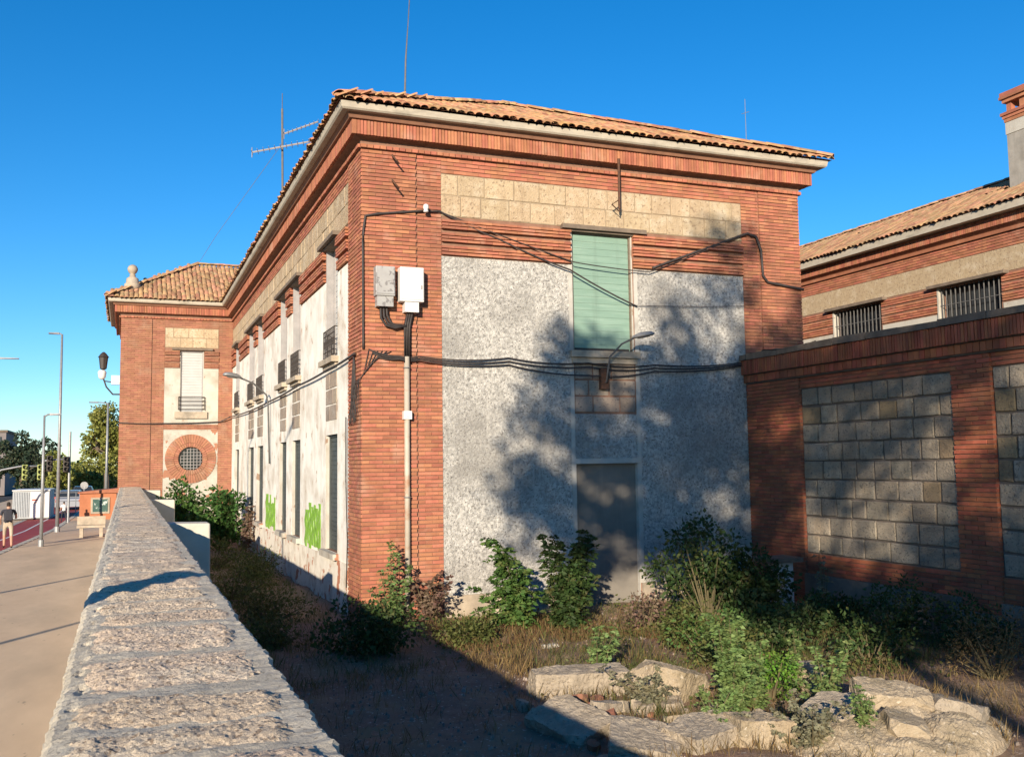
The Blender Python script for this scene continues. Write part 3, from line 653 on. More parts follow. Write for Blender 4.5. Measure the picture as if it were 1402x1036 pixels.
# --- cornice: swept mouldings and single standing bricks
path = [(XR, YW + 8), (XR, YF), (XL, YF), (XL, YW), (XW, YW), (XW, YW + 7.3)]
def cornice(path, par, brickm, soldier, rows=True):
    sweep(path, [(-.2, 8.79), (.03, 8.79), (.03, 8.88), (.18, 8.91), (.18, 9.20), (-.2, 9.20)]).build('cornice', 'mortar', par)
    sweep(path, [(-.2, 8.71), (.05, 8.71), (.05, 8.785), (-.2, 8.785)]).build('cornice', 'mortar', par)
    sweep(path, [(-.2, 9.2), (.30, 9.205), (.36, 9.30), (-.2, 9.30)]).build('soffit', 'soffit', par)
    sweep(path, [(-.2, 9.30), (.47, 9.30), (.50, 9.33), (.52, 9.44), (-.2, 9.46)]).build('eave_slab', 'eave', par)
    mb = MB()
    for (a, b) in zip(path, path[1:]):
        A, B = Vector((*a, 0)), Vector((*b, 0)); d = (B - A).normalized(); nn = Vector((-d.y, d.x, 0)); Ln = (B - A).length
        ext = .25; n = int((Ln + 2 * ext) / soldier)
        for k in range(n):
            t = -ext + k * soldier
            if t > Ln + ext - soldier * .9: continue
            wl = Wall((0, 0), (d.x, d.y), (nn.x, nn.y)); wl.o = A
            # keep clear of inner corners
            P = A + d * (t + soldier * .5) + nn * .2
            if XL - .22 < P.x and P.y > YW - .22 and P.x < XR - .3 and nn.y < 0 and a[1] == YW: continue
            if P.y > YW - .24 and nn.x < 0 and abs(a[0] - XL) < .01: continue
            wl.slab(mb, t, t + soldier * .8, 8.915, 9.195, .17, .245 + rnd.uniform(-.004, .004), jit=.003, skipback=True)
        n = int((Ln + .12) / .13)
        for k in range(n):
            t = -.06 + k * .13; P = A + d * (t + .06) + nn * .05
            if P.y > YW - .08 and nn.x < 0 and abs(a[0] - XL) < .01: continue
            if nn.y < 0 and a[1] == YW and P.x > XL - .08: continue
            wl.slab(mb, t, t + .115, 8.715, 8.782, .04, .085 + rnd.uniform(-.004, .004), jit=.003, skipback=True)
    mb.build('bricks', brickm, par, kind='stuff')
cornice(path, None, 'brick', .066)

# --- roof
def tile_mesh(L=.46, w0=.094, w1=.078, name='roof_tile', m='tile', c=0.0):
    mb = MB(); n = 6; b = 0
    for (y, wd) in ((0, w0), (L, w1)):
        for k in range(n + 1):
            a = math.pi * k / n; mb.v.append((wd * math.cos(a), y, wd * .62 * math.sin(a)))
        for k in range(n + 1):
            a = math.pi * k / n; mb.v.append(((wd - .016) * math.cos(a), y, (wd - .016) * .62 * math.sin(a)))
    q = 2 * (n + 1)
    for k in range(n): mb.f.append((k, k + 1, q + k + 1, q + k)); mb.c.append(c); mb.f.append((k, n + 1 + k, n + 2 + k, k + 1)); mb.c.append(c)
    return mb
def lay_tiles(corner, along, up, width, slope_len, inside, single, name, m, par, pitch=.186, step=.36):
    """along: unit vector on the eave; up: unit vector up the slope; returns nothing"""
    A, U = Vector(along), Vector(up); N = A.cross(U).normalized()
    if N.z < 0: N = -N
    base = Matrix((A, U, N)).transposed()
    pool = [tile_mesh(L=rnd.uniform(.43, .49)) for _ in range(5)]; meshes = [p.mesh('roof_tile', m, True) for p in pool]
    big = MB(); rows = int(slope_len / step) + 1; cols = int(width / pitch); cnt = 0; out = []
    for r in range(rows):
        for c in range(cols + 1):
            u, v = c * pitch + rnd.uniform(-.012, .012), r * step - .05 + rnd.uniform(-.045, .045)
            if not inside(u, v): continue
            k = rnd.randrange(5); rot = Matrix.Rotation(rnd.uniform(-.05, .05), 3, 'Z') @ Matrix.Rotation(rnd.uniform(.03, .06), 3, 'X')
            pos = Vector(corner) + A * u + U * v + N * (.004 + rnd.uniform(0, .02))
            M3 = base @ rot; cnt += 1
            if cnt <= single:
                o = link(name, meshes[k], par); o.matrix_world = Matrix.Translation(pos) @ M3.to_4x4()
            else:
                b = len(big.v); big.v += [tuple(pos + M3 @ Vector(q)) for q in pool[k].v]; cc = rnd.random()
                big.f += [tuple(b + i for i in f) for f in pool[k].f]; big.c += [cc] * len(pool[k].f)
    if big.v: big.build('roof_tiles', m, par, True, kind='stuff')
def ridge_tiles(a, b, m, par):
    a, b = Vector(a), Vector(b); d = (b - a).normalized(); s = d.cross(Vector((0, 0, 1))).normalized(); N = s.cross(d); M3 = Matrix((s, d, N)).transposed()
    big = MB(); n = int((b - a).length / .38) + 1; pool = tile_mesh(.46, .15, .125)
    for k in range(n):
        pos = a + d * (k * .38) + N * (.035 + rnd.uniform(0, .02)); q = M3 @ Matrix.Rotation(rnd.uniform(-.06, .06), 3, 'Z') @ Matrix.Rotation(.05, 3, 'X'); i0 = len(big.v)
        big.v += [tuple(pos + q @ Vector(p)) for p in pool.v]; cc = rnd.random(); big.f += [tuple(i0 + i for i in f) for f in pool.f]; big.c += [cc] * len(pool.f)
    big.build('ridge_tiles', m, par, True, kind='stuff')
EX0, EX1, EY0 = XL - .55, XR + .62, YF - .55; EZ = 9.47; PT = .445
half = (EX1 - EX0) / 2; RX = (EX0 + EX1) / 2; RZ = EZ + half * PT; RY = EY0 + half
WX0, WY0, WPT = XW - .56, YW - .55, .60; wdep = 3.7; WRZ = EZ + wdep * WPT
mb = MB()
mb.poly([(EX0, EY0, EZ), (EX1, EY0, EZ), (RX, RY, RZ)]); mb.poly([(EX0, EY0, EZ), (RX, RY, RZ), (RX, YW + 6, RZ), (EX0, YW + 6, EZ)]); mb.poly([(EX1, EY0, EZ), (EX1, YW + 6, EZ), (RX, YW + 6, RZ), (RX, RY, RZ)])
roof = mb.build('roof', 'tile_deck')
mb = MB(); mb.poly([(WX0, WY0, EZ), (RX, WY0, EZ), (RX, WY0 + wdep, WRZ), (WX0 + wdep, WY0 + wdep, WRZ)]); mb.poly([(WX0, WY0, EZ), (WX0 + wdep, WY0 + wdep, WRZ), (WX0, WY0 + 2 * wdep, EZ)]); mb.poly([(WX0, WY0 + 2 * wdep, EZ), (WX0 + wdep, WY0 + wdep, WRZ), (RX, WY0 + wdep, WRZ), (RX, WY0 + 2 * wdep, EZ)])
mb.build('wing_roof', 'tile_deck')
q = math.sqrt(1 + PT * PT); up_f = Vector((0, 1 / q, PT / q)); up_l = Vector((1 / q, 0, PT / q))
lay_tiles((EX0, EY0, EZ), (1, 0, 0), up_f, 2 * half, half * q, lambda u, v: v / q < u + .1 and v / q < 2 * half - u + .1, 300, 'roof_tile', 'tile', None)
lay_tiles((EX0, EY0, EZ), (0, 1, 0), up_l, YW - EY0 - .6, half * q, lambda u, v: v / q < u and v < 2.2, 0, 'roof_tile', 'tile', None)
ridge_tiles((EX0, EY0, EZ + .02), (RX, RY, RZ + .02), 'tile', None); ridge_tiles((EX1, EY0, EZ + .02), (RX, RY, RZ + .02), 'tile', None)
q2 = math.sqrt(1 + WPT * WPT)
lay_tiles((WX0, WY0, EZ), (1, 0, 0), (0, 1 / q2, WPT / q2), 9, wdep * q2, lambda u, v: v / q2 < u + .1 and (EX0 - WX0) + (v / q2) * WPT / PT > u - .3, 0, 'roof_tile', 'tile_old', None)
lay_tiles((WX0, WY0, EZ), (0, 1, 0), (1 / q2, 0, WPT / q2), 2 * wdep, wdep * q2, lambda u, v: v / q2 < u and v / q2 < 2 * wdep - u, 0, 'roof_tile', 'tile_old', None)
ridge_tiles((WX0, WY0, EZ + .02), (WX0 + wdep, WY0 + wdep, WRZ + .02), 'tile_old', None); ridge_tiles((WX0 + wdep, WY0 + wdep, WRZ + .02), (RX, WY0 + wdep, WRZ + .02), 'tile_old', None)
fin = MB().lathe((.12, 43.0, 9.95), [(.32, 0), (.32, .24), (.26, .28), (.24, .48), (.18, .52), (.11, .58), (.13, .63), (.09, .67), (.15, .72), (.20, .82), (.21, .91), (.15, 1.02), (.05, 1.07)], 14).build('stone_finial', 'plinth', None, True)
# everything made since the start of the building becomes its part (sub-parts keep their parent)
inv = Matrix.Translation(bld.location).inverted()
for o in [o for o in bpy.data.objects if o not in _before and o.parent is None]:
    mw = o.matrix_basis.copy(); o.parent = bld; o.matrix_parent_inverse = inv

def adopt(parent, before):
    inv = Matrix.Translation(parent.location).inverted()
    for o in [o for o in bpy.data.objects if o not in before and o.parent is None and o is not parent]:
        o.parent = parent; o.matrix_parent_inverse = inv
# ================================================================== the brick and granite boundary wall on the right
XF = 13.0
fence = thing('stone_panel_wall', 'tall shaded boundary wall with grey granite panels between brick piers', 'wall', (13.2, 12, ZG)); bf = set(bpy.data.objects)
V = Wall((XF, 0), (0, 1), (-1, 0)); YE = 5.2
mb = MB(); V.slab(mb, YE, YF - .02, -.6, 4.78, -.45, -.05); mb.build('wall_core', 'mortar_grey')
fe = []; fp = []
piers = [(16.36, YF - .02), (11.57, 12.37), (6.9, 7.7)]
for (a, b) in piers: V.bricks(fp if a > 11 and a < 12 else fe, a, b, .0 if a < 16 else -.5, 4.21, base=-.05, face=.03, L=.27)
for (a, b) in ((12.37, 16.36), (7.7, 11.57)):
    V.bricks(fe, a, b, 3.985, 4.21, base=-.05, face=-.01); V.bricks(fe, a, b, .2, .61, base=-.05, face=-.01)
    stones(V, a + .01, b - .01, .62, 3.975, 9, .52, 'granite_grey', None, d0=-.06, d1=-.018, rust='granite_rust', rng=random.Random(int(a * 10)), jt=.034, jr=.012)
sweep([(XF, YE), (XF, YF - .02)], [(-.3, 4.21), (.03, 4.21), (.05, 4.24), (.05, 4.40), (.11, 4.42), (.11, 4.74), (-.3, 4.74)]).build('coping_core', 'mortar_grey')
rows = MB(); y = YE
while y < YF - .08:
    V.slab(rows, y, y + .054, 4.425, 4.735, .10, .155 + rnd.uniform(-.005, .005), jit=.004, skipback=True); y += .068
y = YE
while y < YF - .12:
    V.slab(rows, y, y + .118, 4.245, 4.40, .04, .085 + rnd.uniform(-.005, .005), jit=.004, skipback=True); y += .13
rows.build('bricks', 'brick_fence', None, kind='stuff')
mb = MB(); y = YE
while y < YF - .02:
    e = min(y + rnd.uniform(.7, 1.1), YF - .02); V.slab(mb, y, e - .01, 4.745, 4.86 + rnd.uniform(-.015, .015), -.55, .19 + rnd.uniform(-.015, .02), jit=.008); y = e
mb.build('coping_cap', 'slate')
for (a, b) in ((12.37, 16.36), (7.7, 11.57)): mb = MB(); V.slab(mb, a, b, -.6, .2, -.05, .06, jit=.01); mb.build('plinth', 'plinth_dark')
for (a, b) in piers[1:]: mb = MB(); V.slab(mb, a - .02, b + .02, -.6, .0, -.05, .09, jit=.01); mb.build('plinth', 'plinth_dark')
fp.sort(key=lambda e: abs(e[3] - 2.2)); brick_objs(fp[:300], 'brick', 'brick_fence', None); brick_mesh(fe + fp[300:], 'bricks', 'brick_fence', None)
for (a, b) in piers: mb = MB(); V.slab(mb, a + .006, b - .006, -.4, 4.2, -.06, .008); mb.build('pier_core', 'mortar')
for (a, b) in ((12.37, 16.36), (7.7, 11.57)):
    for z_ in ((.2, .61), (3.985, 4.21)): mb = MB(); V.slab(mb, a + .002, b - .002, z_[0], z_[1], -.06, -.03); mb.build('band_core', 'mortar')
adopt(fence, bf)

# ================================================================== the building behind it
XB = 22.0
rb = thing('brick_building', 'long brick building with barred windows and a chimney, behind the granite panel wall', 'building', (25, 22, ZG)); bf = set(bpy.data.objects)
B = Wall((XB, 0), (0, 1), (-1, 0)); Y0b, Y1b = 8.0, 42.0
wins = [(y, y + 2.15) for y in (14.6, 19.1, 23.6, 28.1, 32.6)]
mb = MB(); B.holed(mb, Y0b, Y1b, -.5, 9.1, [(a, b, 6.0, 7.42) for a, b in wins], -.4, -.012); mb.build('wall', 'mortar')
MB().box(XB + .6, 27, Y0b + .3, Y1b, -.5, 9.1).build('room_core', 'dark_shutter')
be = []; edges = [Y0b] + [v for ab in wins for v in (ab[0] - .05, ab[1] + .05)] + [Y1b]
for a, b in zip(edges[::2], edges[1::2]):
    for k in range(3): B.bricks(be, a, b, 6.70 + k * .262, 6.70 + k * .262 + .215, face=.03, course=.072)
    mb = MB(); B.slab(mb, a + .003, b - .003, 3, 6.66, -.012, .0); mb.build('plaster_panel', 'plaster')
B.bricks(be, Y0b, Y1b, 8.15, 8.55); brick_mesh(be, 'bricks', 'brick', None)
mb = MB(); B.slab(mb, Y0b, Y1b, 7.5, 8.14, -.012, .0); mb.build('stone_frieze', 'granite')
sweep([(XB, Y1b), (XB, Y0b)][::-1], [(-.2, 8.56), (.08, 8.56), (.08, 8.66), (.2, 8.74), (.22, 9.0), (-.2, 9.0)]).build('cornice', 'brick')
mb = MB(); y = Y0b
while y < Y1b: B.slab(mb, y, y + .055, 8.745, 8.995, .21, .245, jit=.003, skipback=True); y += .07
mb.build('bricks', 'brick', None, kind='stuff')
mb = MB(); B.slab(mb, Y0b - .4, Y1b, 9.01, 9.22, -.2, .52); mb.build('gutter', 'eave')
for a, b in wins:
    mb = MB(); B.slab(mb, a, b, 6.0, 7.42, -.3, -.25); w_ = mb.build('window', 'glass')
    mb = MB(); n = 13
    for k in range(n): u = a + .08 + (b - a - .16) * k / (n - 1); mb.tube([B.p(u, 6.0, -.03), B.p(u, 7.40, -.03)], .018, 5)
    for z in (6.3, 6.9): mb.tube([B.p(a, z, -.03), B.p(b, z, -.03)], .016, 5)
    mb.build('window_bars', 'bars', w_)
    mb = MB(); B.slab(mb, a - .28, b + .28, 7.43, 7.52, -.3, .2, jit=.008); mb.build('window_lintel', 'slate')
    mb = MB(); B.slab(mb, b - .012, b + .045, 6.0, 7.42, -.2, .035); mb.build('window_jamb', 'plaster')
bz, bx0, bp = 9.23, XB - .56, .46; bx1 = 25.1; q = math.sqrt(1 + bp * bp)
MB().poly([(bx0, Y0b - .5, bz), (bx0, Y1b, bz), (bx1, Y1b, bz + (bx1 - bx0) * bp), (bx1, Y0b - .5, bz + (bx1 - bx0) * bp)]).build('roof', 'tile_deck')
MB().poly([(bx1, Y0b - .5, bz + (bx1 - bx0) * bp), (bx1, Y1b, bz + (bx1 - bx0) * bp), (2 * bx1 - bx0, Y1b, bz), (2 * bx1 - bx0, Y0b - .5, bz)]).build('roof', 'tile_deck')
hole = lambda u, v: (11.2 < u + 0 < 13.4 and abs(v - 2.05 - .12 * math.sin(u * 4)) < .22) or (18.9 < u < 19.2 and 2.2 < v < 2.6)
lay_tiles((bx0, Y0b - .5, bz), (0, 1, 0), (1 / q, 0, bp / q), Y1b - Y0b, (bx1 - bx0) * q, lambda u, v: not hole(u, v) and v < (bx1 - bx0) * q - .2, 0, 'roof_tile', 'tile_old', None)
ridge_tiles((bx1, Y0b - .4, bz + (bx1 - bx0) * bp), (bx1, Y1b, bz + (bx1 - bx0) * bp), 'tile_old', None)
cy0, cy1, cxa, cxb = 18.9, 19.98, 23.6, 24.4
ch = MB().box(cxa, cxb, cy0, cy1, 9.6, 12.06).build('chimney', 'concrete'); ch.location.z = -.25
MB().box(cxa - .02, cxb + .02, cy0 - .02, cy1 + .02, 12.06, 12.42).build('chimney_band', 'plaster', ch)
MB().box(cxa - .04, cxb + .04, cy0 - .04, cy1 + .04, 12.42, 12.52).box(cxa - .07, cxb + .07, cy0 - .07, cy1 + .07, 12.525, 12.61).box(cxa - .11, cxb + .11, cy0 - .11, cy1 + .11, 12.615, 12.70).build('chimney_brickwork', 'brick', ch)
for x in (cxa + .02, cxb - .18):
    for y in (cy0 + .02, (cy0 + cy1) / 2 - .08, cy1 - .18): MB().box(x, x + .16, y, y + .16, 12.7, 13.0).build('chimney_post', 'brick', ch)
MB().box(cxa - .06, cxb + .06, cy0 - .06, cy1 + .06, 13.0, 13.1).box(cxa - .12, cxb + .12, cy0 - .12, cy1 + .12, 13.105, 13.18).box(cxa - .1, cxb + .1, cy0 - .1, cy1 + .1, 13.185, 13.30).build('chimney_cap', 'brick', ch)
adopt(rb, bf)
mb = MB(); mb.tube([(25, 34.4, 10.9), (25, 34.4, 18.3)], [.03, .012], 5); mb.tube([(24.8, 34.4, 17.6), (25.2, 34.4, 17.75)], .012, 4); mb.build('aerial', 'galv', label='thin whip aerial behind the right end of the tiled front roof', cat='aerial')

# ================================================================== things fixed to the main building
def wire(name, label, pts, r, m='cable', cat='cable', sag=0.0, group=None):
    P = []
    for a, b in zip(pts, pts[1:]):
        a, b = Vector(a), Vector(b); n = max(2, int((b - a).length / .12))
        for k in range(n):
            t = k / n; p = a.lerp(b, t); p.z -= sag * 4 * t * (1 - t) * min(1, (b - a).length); P.append(p)
    P.append(Vector(pts[-1])); mb = MB(); mb.tube(P, r, 6); return mb.build(name, m, None, True, label=label, cat=cat, group=group)
yf = YF - .06
# the two meter boxes and the pipe below them
def meter_box(x0, x1, z0, z1, m, label, lip):
    t = thing('meter_box', label, 'electrical box', ((x0 + x1) / 2, yf, z0)); bf = set(bpy.data.objects)
    o = MB().box(x0, x1, yf - .20, yf + .02, z0 + .2, z1).build('cabinet', m); bv = o.modifiers.new('b', 'BEVEL'); bv.width = .015; bv.segments = 2
    MB().box(x0 + .02, x1 - .02, yf - .212, yf - .201, z0 + .24, z1 - .03).build('door', m)
    MB().box(x0 + lip, x1 - lip, yf - .17, yf + .02, z0, z0 + .198).build('cable_outlet', m)
    MB().box(x1 - .07, x1 - .045, yf - .225, yf - .213, z0 + .45, z0 + .53).build('latch', 'grey_frame')
    adopt(t, bf)
meter_box(4.40, 4.78, 5.57, 6.35, 'box_grey', 'stained grey meter box on the brick corner pier, left of the white one', .03)
meter_box(4.88, 5.36, 5.48, 6.36, 'box_white', 'clean white meter box on the brick corner pier above the pipe', .10)
cnd = thing('cable_conduit', 'tall white pipe with black cables rising into it on the brick corner pier', 'pipe', (5.05, yf, ZG)); bf = set(bpy.data.objects)
MB().tube([(5.05, yf - .03, -.5), (5.05, yf - .03, 4.62)], .055, 10).build('pipe', 'pvc', None, True)
mb = MB()
for dx in (-.045, 0, .045): mb.tube([(5.06 + dx, yf - .04, 4.5), (5.05 + dx, yf - .05, 5.2), (5.11 + dx, yf - .07, 5.5)], .026, 6)
for k in range(3): mb.tube([(4.52 + .06 * k, yf - .06, 5.6), (4.53 + .06 * k, yf - .06, 5.36 + .03 * k), (4.62 + .05 * k, yf - .06, 5.22 + .03 * k), (4.80, yf - .06, 5.17 + .03 * k), (5.04, yf - .06, 5.22)], .024, 6)
mb.build('cable_bundle', 'cable', None, True)
for z in (.6, 1.9, 3.45, 4.4): MB().tube([(5.05 + .064 * math.cos(a), yf - .03 + .064 * math.sin(a), z) for a in np.linspace(0, 2 * math.pi, 13)], .012, 5).build('clamp', 'galv')
MB().box(4.97, 5.13, yf - .10, yf + .03, 3.4, 3.56).build('junction_cover', 'box_white')
adopt(cnd, bf)
# cables
y2 = YF - .055
wire('cable', 'black cable running up the corner and along the pier to the porcelain insulator', [(4.20, YF - .05, 4.75), (4.19, y2, 7.0), (4.24, y2, 7.36), (4.5, y2, 7.42), (5.44, y2, 7.56)], .024)
wire('cable', 'cable slanting from the insulator down across the brick bands to the shutter', [(5.44, y2, 7.56), (5.75, y2, 7.58), (7.0, y2 - .02, 7.10), (8.6, y2 - .05, 6.55), (10.2, y2, 5.86)], .017, sag=.03)
wire('cable', 'thin cable crossing the green shutter level with the brick bands', [(5.75, y2, 7.57), (8.7, y2 - .05, 6.72), (10.5, y2 - .05, 6.62), (13.05, y2, 7.66)], .012, sag=.02)
wire('cable', 'thick cable rising over the right brick pier and stepping down to the corner', [(10.6, y2 - .02, 6.72), (12.95, y2, 7.62), (13.12, y2, 7.68), (13.36, y2, 7.62), (13.47, y2 - .02, 7.3), (13.50, y2 - .02, 6.72), (13.62, y2 - .02, 6.58), (14.62, y2 - .02, 6.46)], .030)
wire('cable', 'faint thin wire crossing the right pebbledash panel below the bands', [(10.2, y2, 5.88), (13.0, y2, 6.0)], .007, sag=.02)
for k, (dz, lab) in enumerate(((0, 'upper of the cables strung across the front at mid height'), (-.07, 'middle of the cables strung across the front at mid height'), (-.14, 'lowest sagging cable strung across the front at mid height'))):
    wire('cable', lab, [(4.30 + .08 * k, y2, 4.75 + dz), (4.9, y2 - .05, 4.62 + dz * .4), (5.3, y2 - .04, 4.63 + dz * .5), (7.2, y2, 4.66 + dz), (9.0, y2 - .02 * k, 4.60 + dz * (1.2 if k < 2 else 1.9)), (10.6, y2, 4.60 + dz), (12.95, y2, 4.72 + dz * .5), (13.0, y2 - .25, 4.9), (13.0 - .17, 17.3, 4.9), (13.0 - .17, 15.6, 4.88)], .015, sag=.06)
r5 = random.Random(5)
for k in range(6):
    x = 4.17 - .03; d = r5.uniform(0, .3)
    wire('cable', 'tangled loose cable loop hanging at the brick corner', [(4.75 - .09 * k, y2, 4.72), (4.45 - .05 * k, y2 - .02, 4.58 - .06 * k), (4.12, YF - .05 + .09 * k, 4.35 - d), (4.12, YF + .1 + .16 * k, 3.75 - d), (4.12, YF + .30 + .1 * k, 3.45 - .5 * d), (4.13, YF + .35 + .05 * k, 4.4), (4.13, YF + .5, 4.72)], .008, sag=.0, group='loose cable loops at the corner')
wire('cable', 'cable strung along the white side facade to the wing', [(4.11, YF + .3, 4.70), (4.08, 21, 4.62), (4.08, 25, 4.58), (4.1, 30.6, 4.52), (4.08, 36, 4.5), (4.08, 42.4, 4.62), (3.7, 42.5, 4.42), (1.4, 42.5, 4.34), (-.3, 42.52, 4.36)], .024, sag=.02)
wire('cable', 'cable dropping from the tangle down the edge of the white plaster', [(4.13, YF + 1.2, 3.5), (4.14, 19.45, 2.2), (4.14, 19.3, 1.0), (4.14, 19.4, .1)], .012)
MB().lathe((5.44, yf - .09, 7.50), [(.03, 0), (.055, .02), (.04, .06), (.06, .09), (.05, .15), (.02, .17)], 12).build('insulator', 'box_white', None, True, label='small white porcelain insulator on the brick pier', cat='insulator')
for z, lab in ((8.55, 'upper small iron hook on the brick corner pier'), (8.05, 'lower small iron hook on the brick corner pier')):
    wire('iron_hook', lab, [(4.82, yf + .03, z), (4.72, yf - .22, z), (4.86, yf - .22, z - .16)], .018, m='rust', cat='hook')
br = thing('iron_bracket', 'rusty iron hanger with a triangular foot over the shuttered window', 'bracket', (9.73, yf, 7.9)); bf = set(bpy.data.objects)
MB().tube([(9.74, yf - .18, 9.02), (9.73, yf - .18, 7.92)], .028, 6).build('rod', 'rust'); MB().tube([(9.73, yf - .18, 8.12), (9.55, yf - .18, 8.0), (9.73, yf - .18, 7.86), (9.73, yf - .18, 8.12)], .02, 5).build('triangle', 'rust'); adopt(br, bf)
def arm_lamp(name, label, wallp, pts, head, direction, sz, m='galv', am='bars'):
    t = thing(name, label, 'wall lamp', wallp); bf = set(bpy.data.objects)
    MB().tube(pts, .022 * sz, 7).build('arm', am, None, True)
    h = Vector(head); d = Vector(direction).normalized(); s = d.cross(Vector((0, 0, 1))).normalized(); u = s.cross(d); mb = MB(); rings = []
    for t_, r_ in ((-.06, .03), (0, .07), (.12, .115), (.28, .12), (.40, .09), (.45, .03)):
        rings.append([h + d * t_ * sz + (s * math.cos(a) * r_ * 1.0 + u * (math.sin(a) * r_ * (.75 if math.sin(a) > 0 else .25))) * sz for a in np.linspace(0, 2 * math.pi, 13)[:-1]])
    for r_ in rings: mb.v += [tuple(p) for p in r_]
    for i in range(len(rings) - 1):
        for k in range(12): mb.f.append((i * 12 + k, i * 12 + (k + 1) % 12, (i + 1) * 12 + (k + 1) % 12, (i + 1) * 12 + k)); mb.c.append(0)
    mb.f.append(tuple(range(12))); mb.c.append(0); mb.f.append(tuple(range(60, 72))); mb.c.append(0)
    mb.build('lamp_head', m, None, True)
    mb = MB(); mb.v = [tuple(h + d * (.2 + .15 * math.cos(a)) * sz + s * math.sin(a) * .08 * sz - u * .035 * sz) for a in np.linspace(0, 2 * math.pi, 13)[:-1]]; mb.f = [tuple(range(12))]; mb.c = [0]; mb.build('lens', 'box_white')
    adopt(t, bf)
arm_lamp('wall_lamp', 'small arm lamp on the front wall under the green shutter', (9.38, yf, 4.2), [(9.36, yf + .03, 4.18), (9.36, yf - .12, 4.2), (9.37, yf - .18, 4.45), (9.40, yf - .22, 4.72), (9.62, yf - .34, 4.98), (9.85, yf - .45, 5.10)], (9.86, yf - .46, 5.11), (.85, -.5, .15), .95, 'grey_frame')
MB().box(9.27, 9.45, yf - .06, yf + .055, 4.05, 4.5).build('junction_box', 'rust', label='rusty box at the foot of the front wall lamp', cat='box')
arm_lamp('wall_lamp', 'arm lamp reaching out from the white side facade over the yard', (4.12, 30.7, 3.2), [(4.13, 30.6, 2.6), (4.08, 30.6, 4.4), (4.02, 30.55, 4.72), (3.6, 30.3, 5.05), (3.15, 30.0, 5.2)], (3.14, 30.0, 5.2), (-1, -.55, .12), 1.25, 'galv')
# old lantern on the wing's outer corner
ln = thing('wall_lantern', 'old black lantern and white speaker horn on a bracket at the wing corner', 'lantern', (-.35, 43.0, 5.5)); bf = set(bpy.data.objects)
MB().tube([(-.25, 42.9, 5.55), (-.55, 42.9, 5.55), (-.80, 42.9, 5.85), (-.92, 42.9, 6.2)], .035, 6).tube([(-.25, 42.9, 6.0), (-.9, 42.9, 6.1)], .025, 5).build('bracket', 'iron')
MB().lathe((-.93, 42.9, 6.55), [(.05, 0), (.13, .05), (.18, .5), (.22, .52), (.12, .66), (.04, .74)], 8).build('lantern', 'iron')
MB().lathe((-.97, 42.85, 6.15), [(.06, 0), (.14, .08), (.17, .3), (.12, .38)], 10).build('white_globe', 'box_white', None, True)
MB().box(-.62, -.3, 42.75, 43.0, 5.95, 6.32).build('speaker_box', 'box_white')
adopt(ln, bf)
# aerials on the roof
an = thing('tv_aerial', 'two-armed television aerial on a mast above the left eave', 'aerial', (4.4, 30, 9.8)); bf = set(bpy.data.objects)
MB().tube([(4.4, 30, 9.7), (4.36, 30, 13.7)], .035, 6).build('mast', 'bars')
def yagi(a, b, n, hl):
    a, b = Vector(a), Vector(b); mb = MB(); mb.tube([a, b], .028, 5); d = (b - a).normalized(); s = Vector((d.y, -d.x, .0)).normalized()
    for k in range(n): p = a.lerp(b, k / (n - 1)); mb.tube([p - s * hl, p + s * hl], .009, 4)
    p = a; mb.tube([p - Vector((0, 0, .16)), p + Vector((0, 0, .16))], .012, 4); return mb
yagi((3.45, 30, 12.2), (5.3, 29.6, 12.65), 12, .28).build('boom', 'grey_frame'); yagi((4.42, 30, 12.9), (5.45, 29.8, 13.35), 9, .2).build('boom', 'grey_frame')
MB().tube([(4.36, 30, 13.25), (4.36, 30, 14.2)], .012, 4).build('tip', 'bars')
adopt(an, bf)
MB().tube([(6.1, 22, 10.7), (6.14, 22, 12.3), (6.25, 22, 13.95)], [.026, .022, .014], 6).build('lightning_rod', 'bars', label='tall bare rod standing on the tiled roof by the near corner', cat='rod')
wire('cable', 'thin guy wire from the aerial mast down to the wing roof', [(4.38, 30, 12.6), (2.9, 36, 10.9), (2.6, 44.5, 11.1)], .008, m='galv')
# green graffiti
def graffiti(y0, y1, z0, z1, label, seed):
    r = random.Random(seed); mb = MB(); n = 7; wd = (y1 - y0) / n
    for k in range(n):
        a = y0 + wd * k; top = z1 - r.uniform(0, .3); bot = z0 + r.uniform(0, .15); pts = []
        m_ = 14
        for i in range(m_ + 1):
            z = bot + (top - bot) * i / m_; pts.append((a + .02 * math.sin(i * 1.3 + k), z, wd * (.86 + .22 * math.sin(i * .9 + k * 2))))
        for i in range(m_):
            (ua, za, wa), (ub, zb, wb) = pts[i], pts[i + 1]
            q = [LW.p(ua, za, .014), LW.p(ua + wa, za, .014), LW.p(ub + wb, zb, .014), LW.p(ub, zb, .014)]
            mb.quad_box([Vector(p) + Vector((.012, 0, 0)) for p in q] + q, r.random())
    mb.build('graffiti', 'spray', label=label, cat='graffiti')
graffiti(22.35, 24.45, .50, 1.72, 'larger green graffiti scrawl on the side facade near the first window', 3)
graffiti(29.6, 31.7, .58, 1.66, 'smaller green graffiti scrawl on the side facade beyond the paired windows', 4)

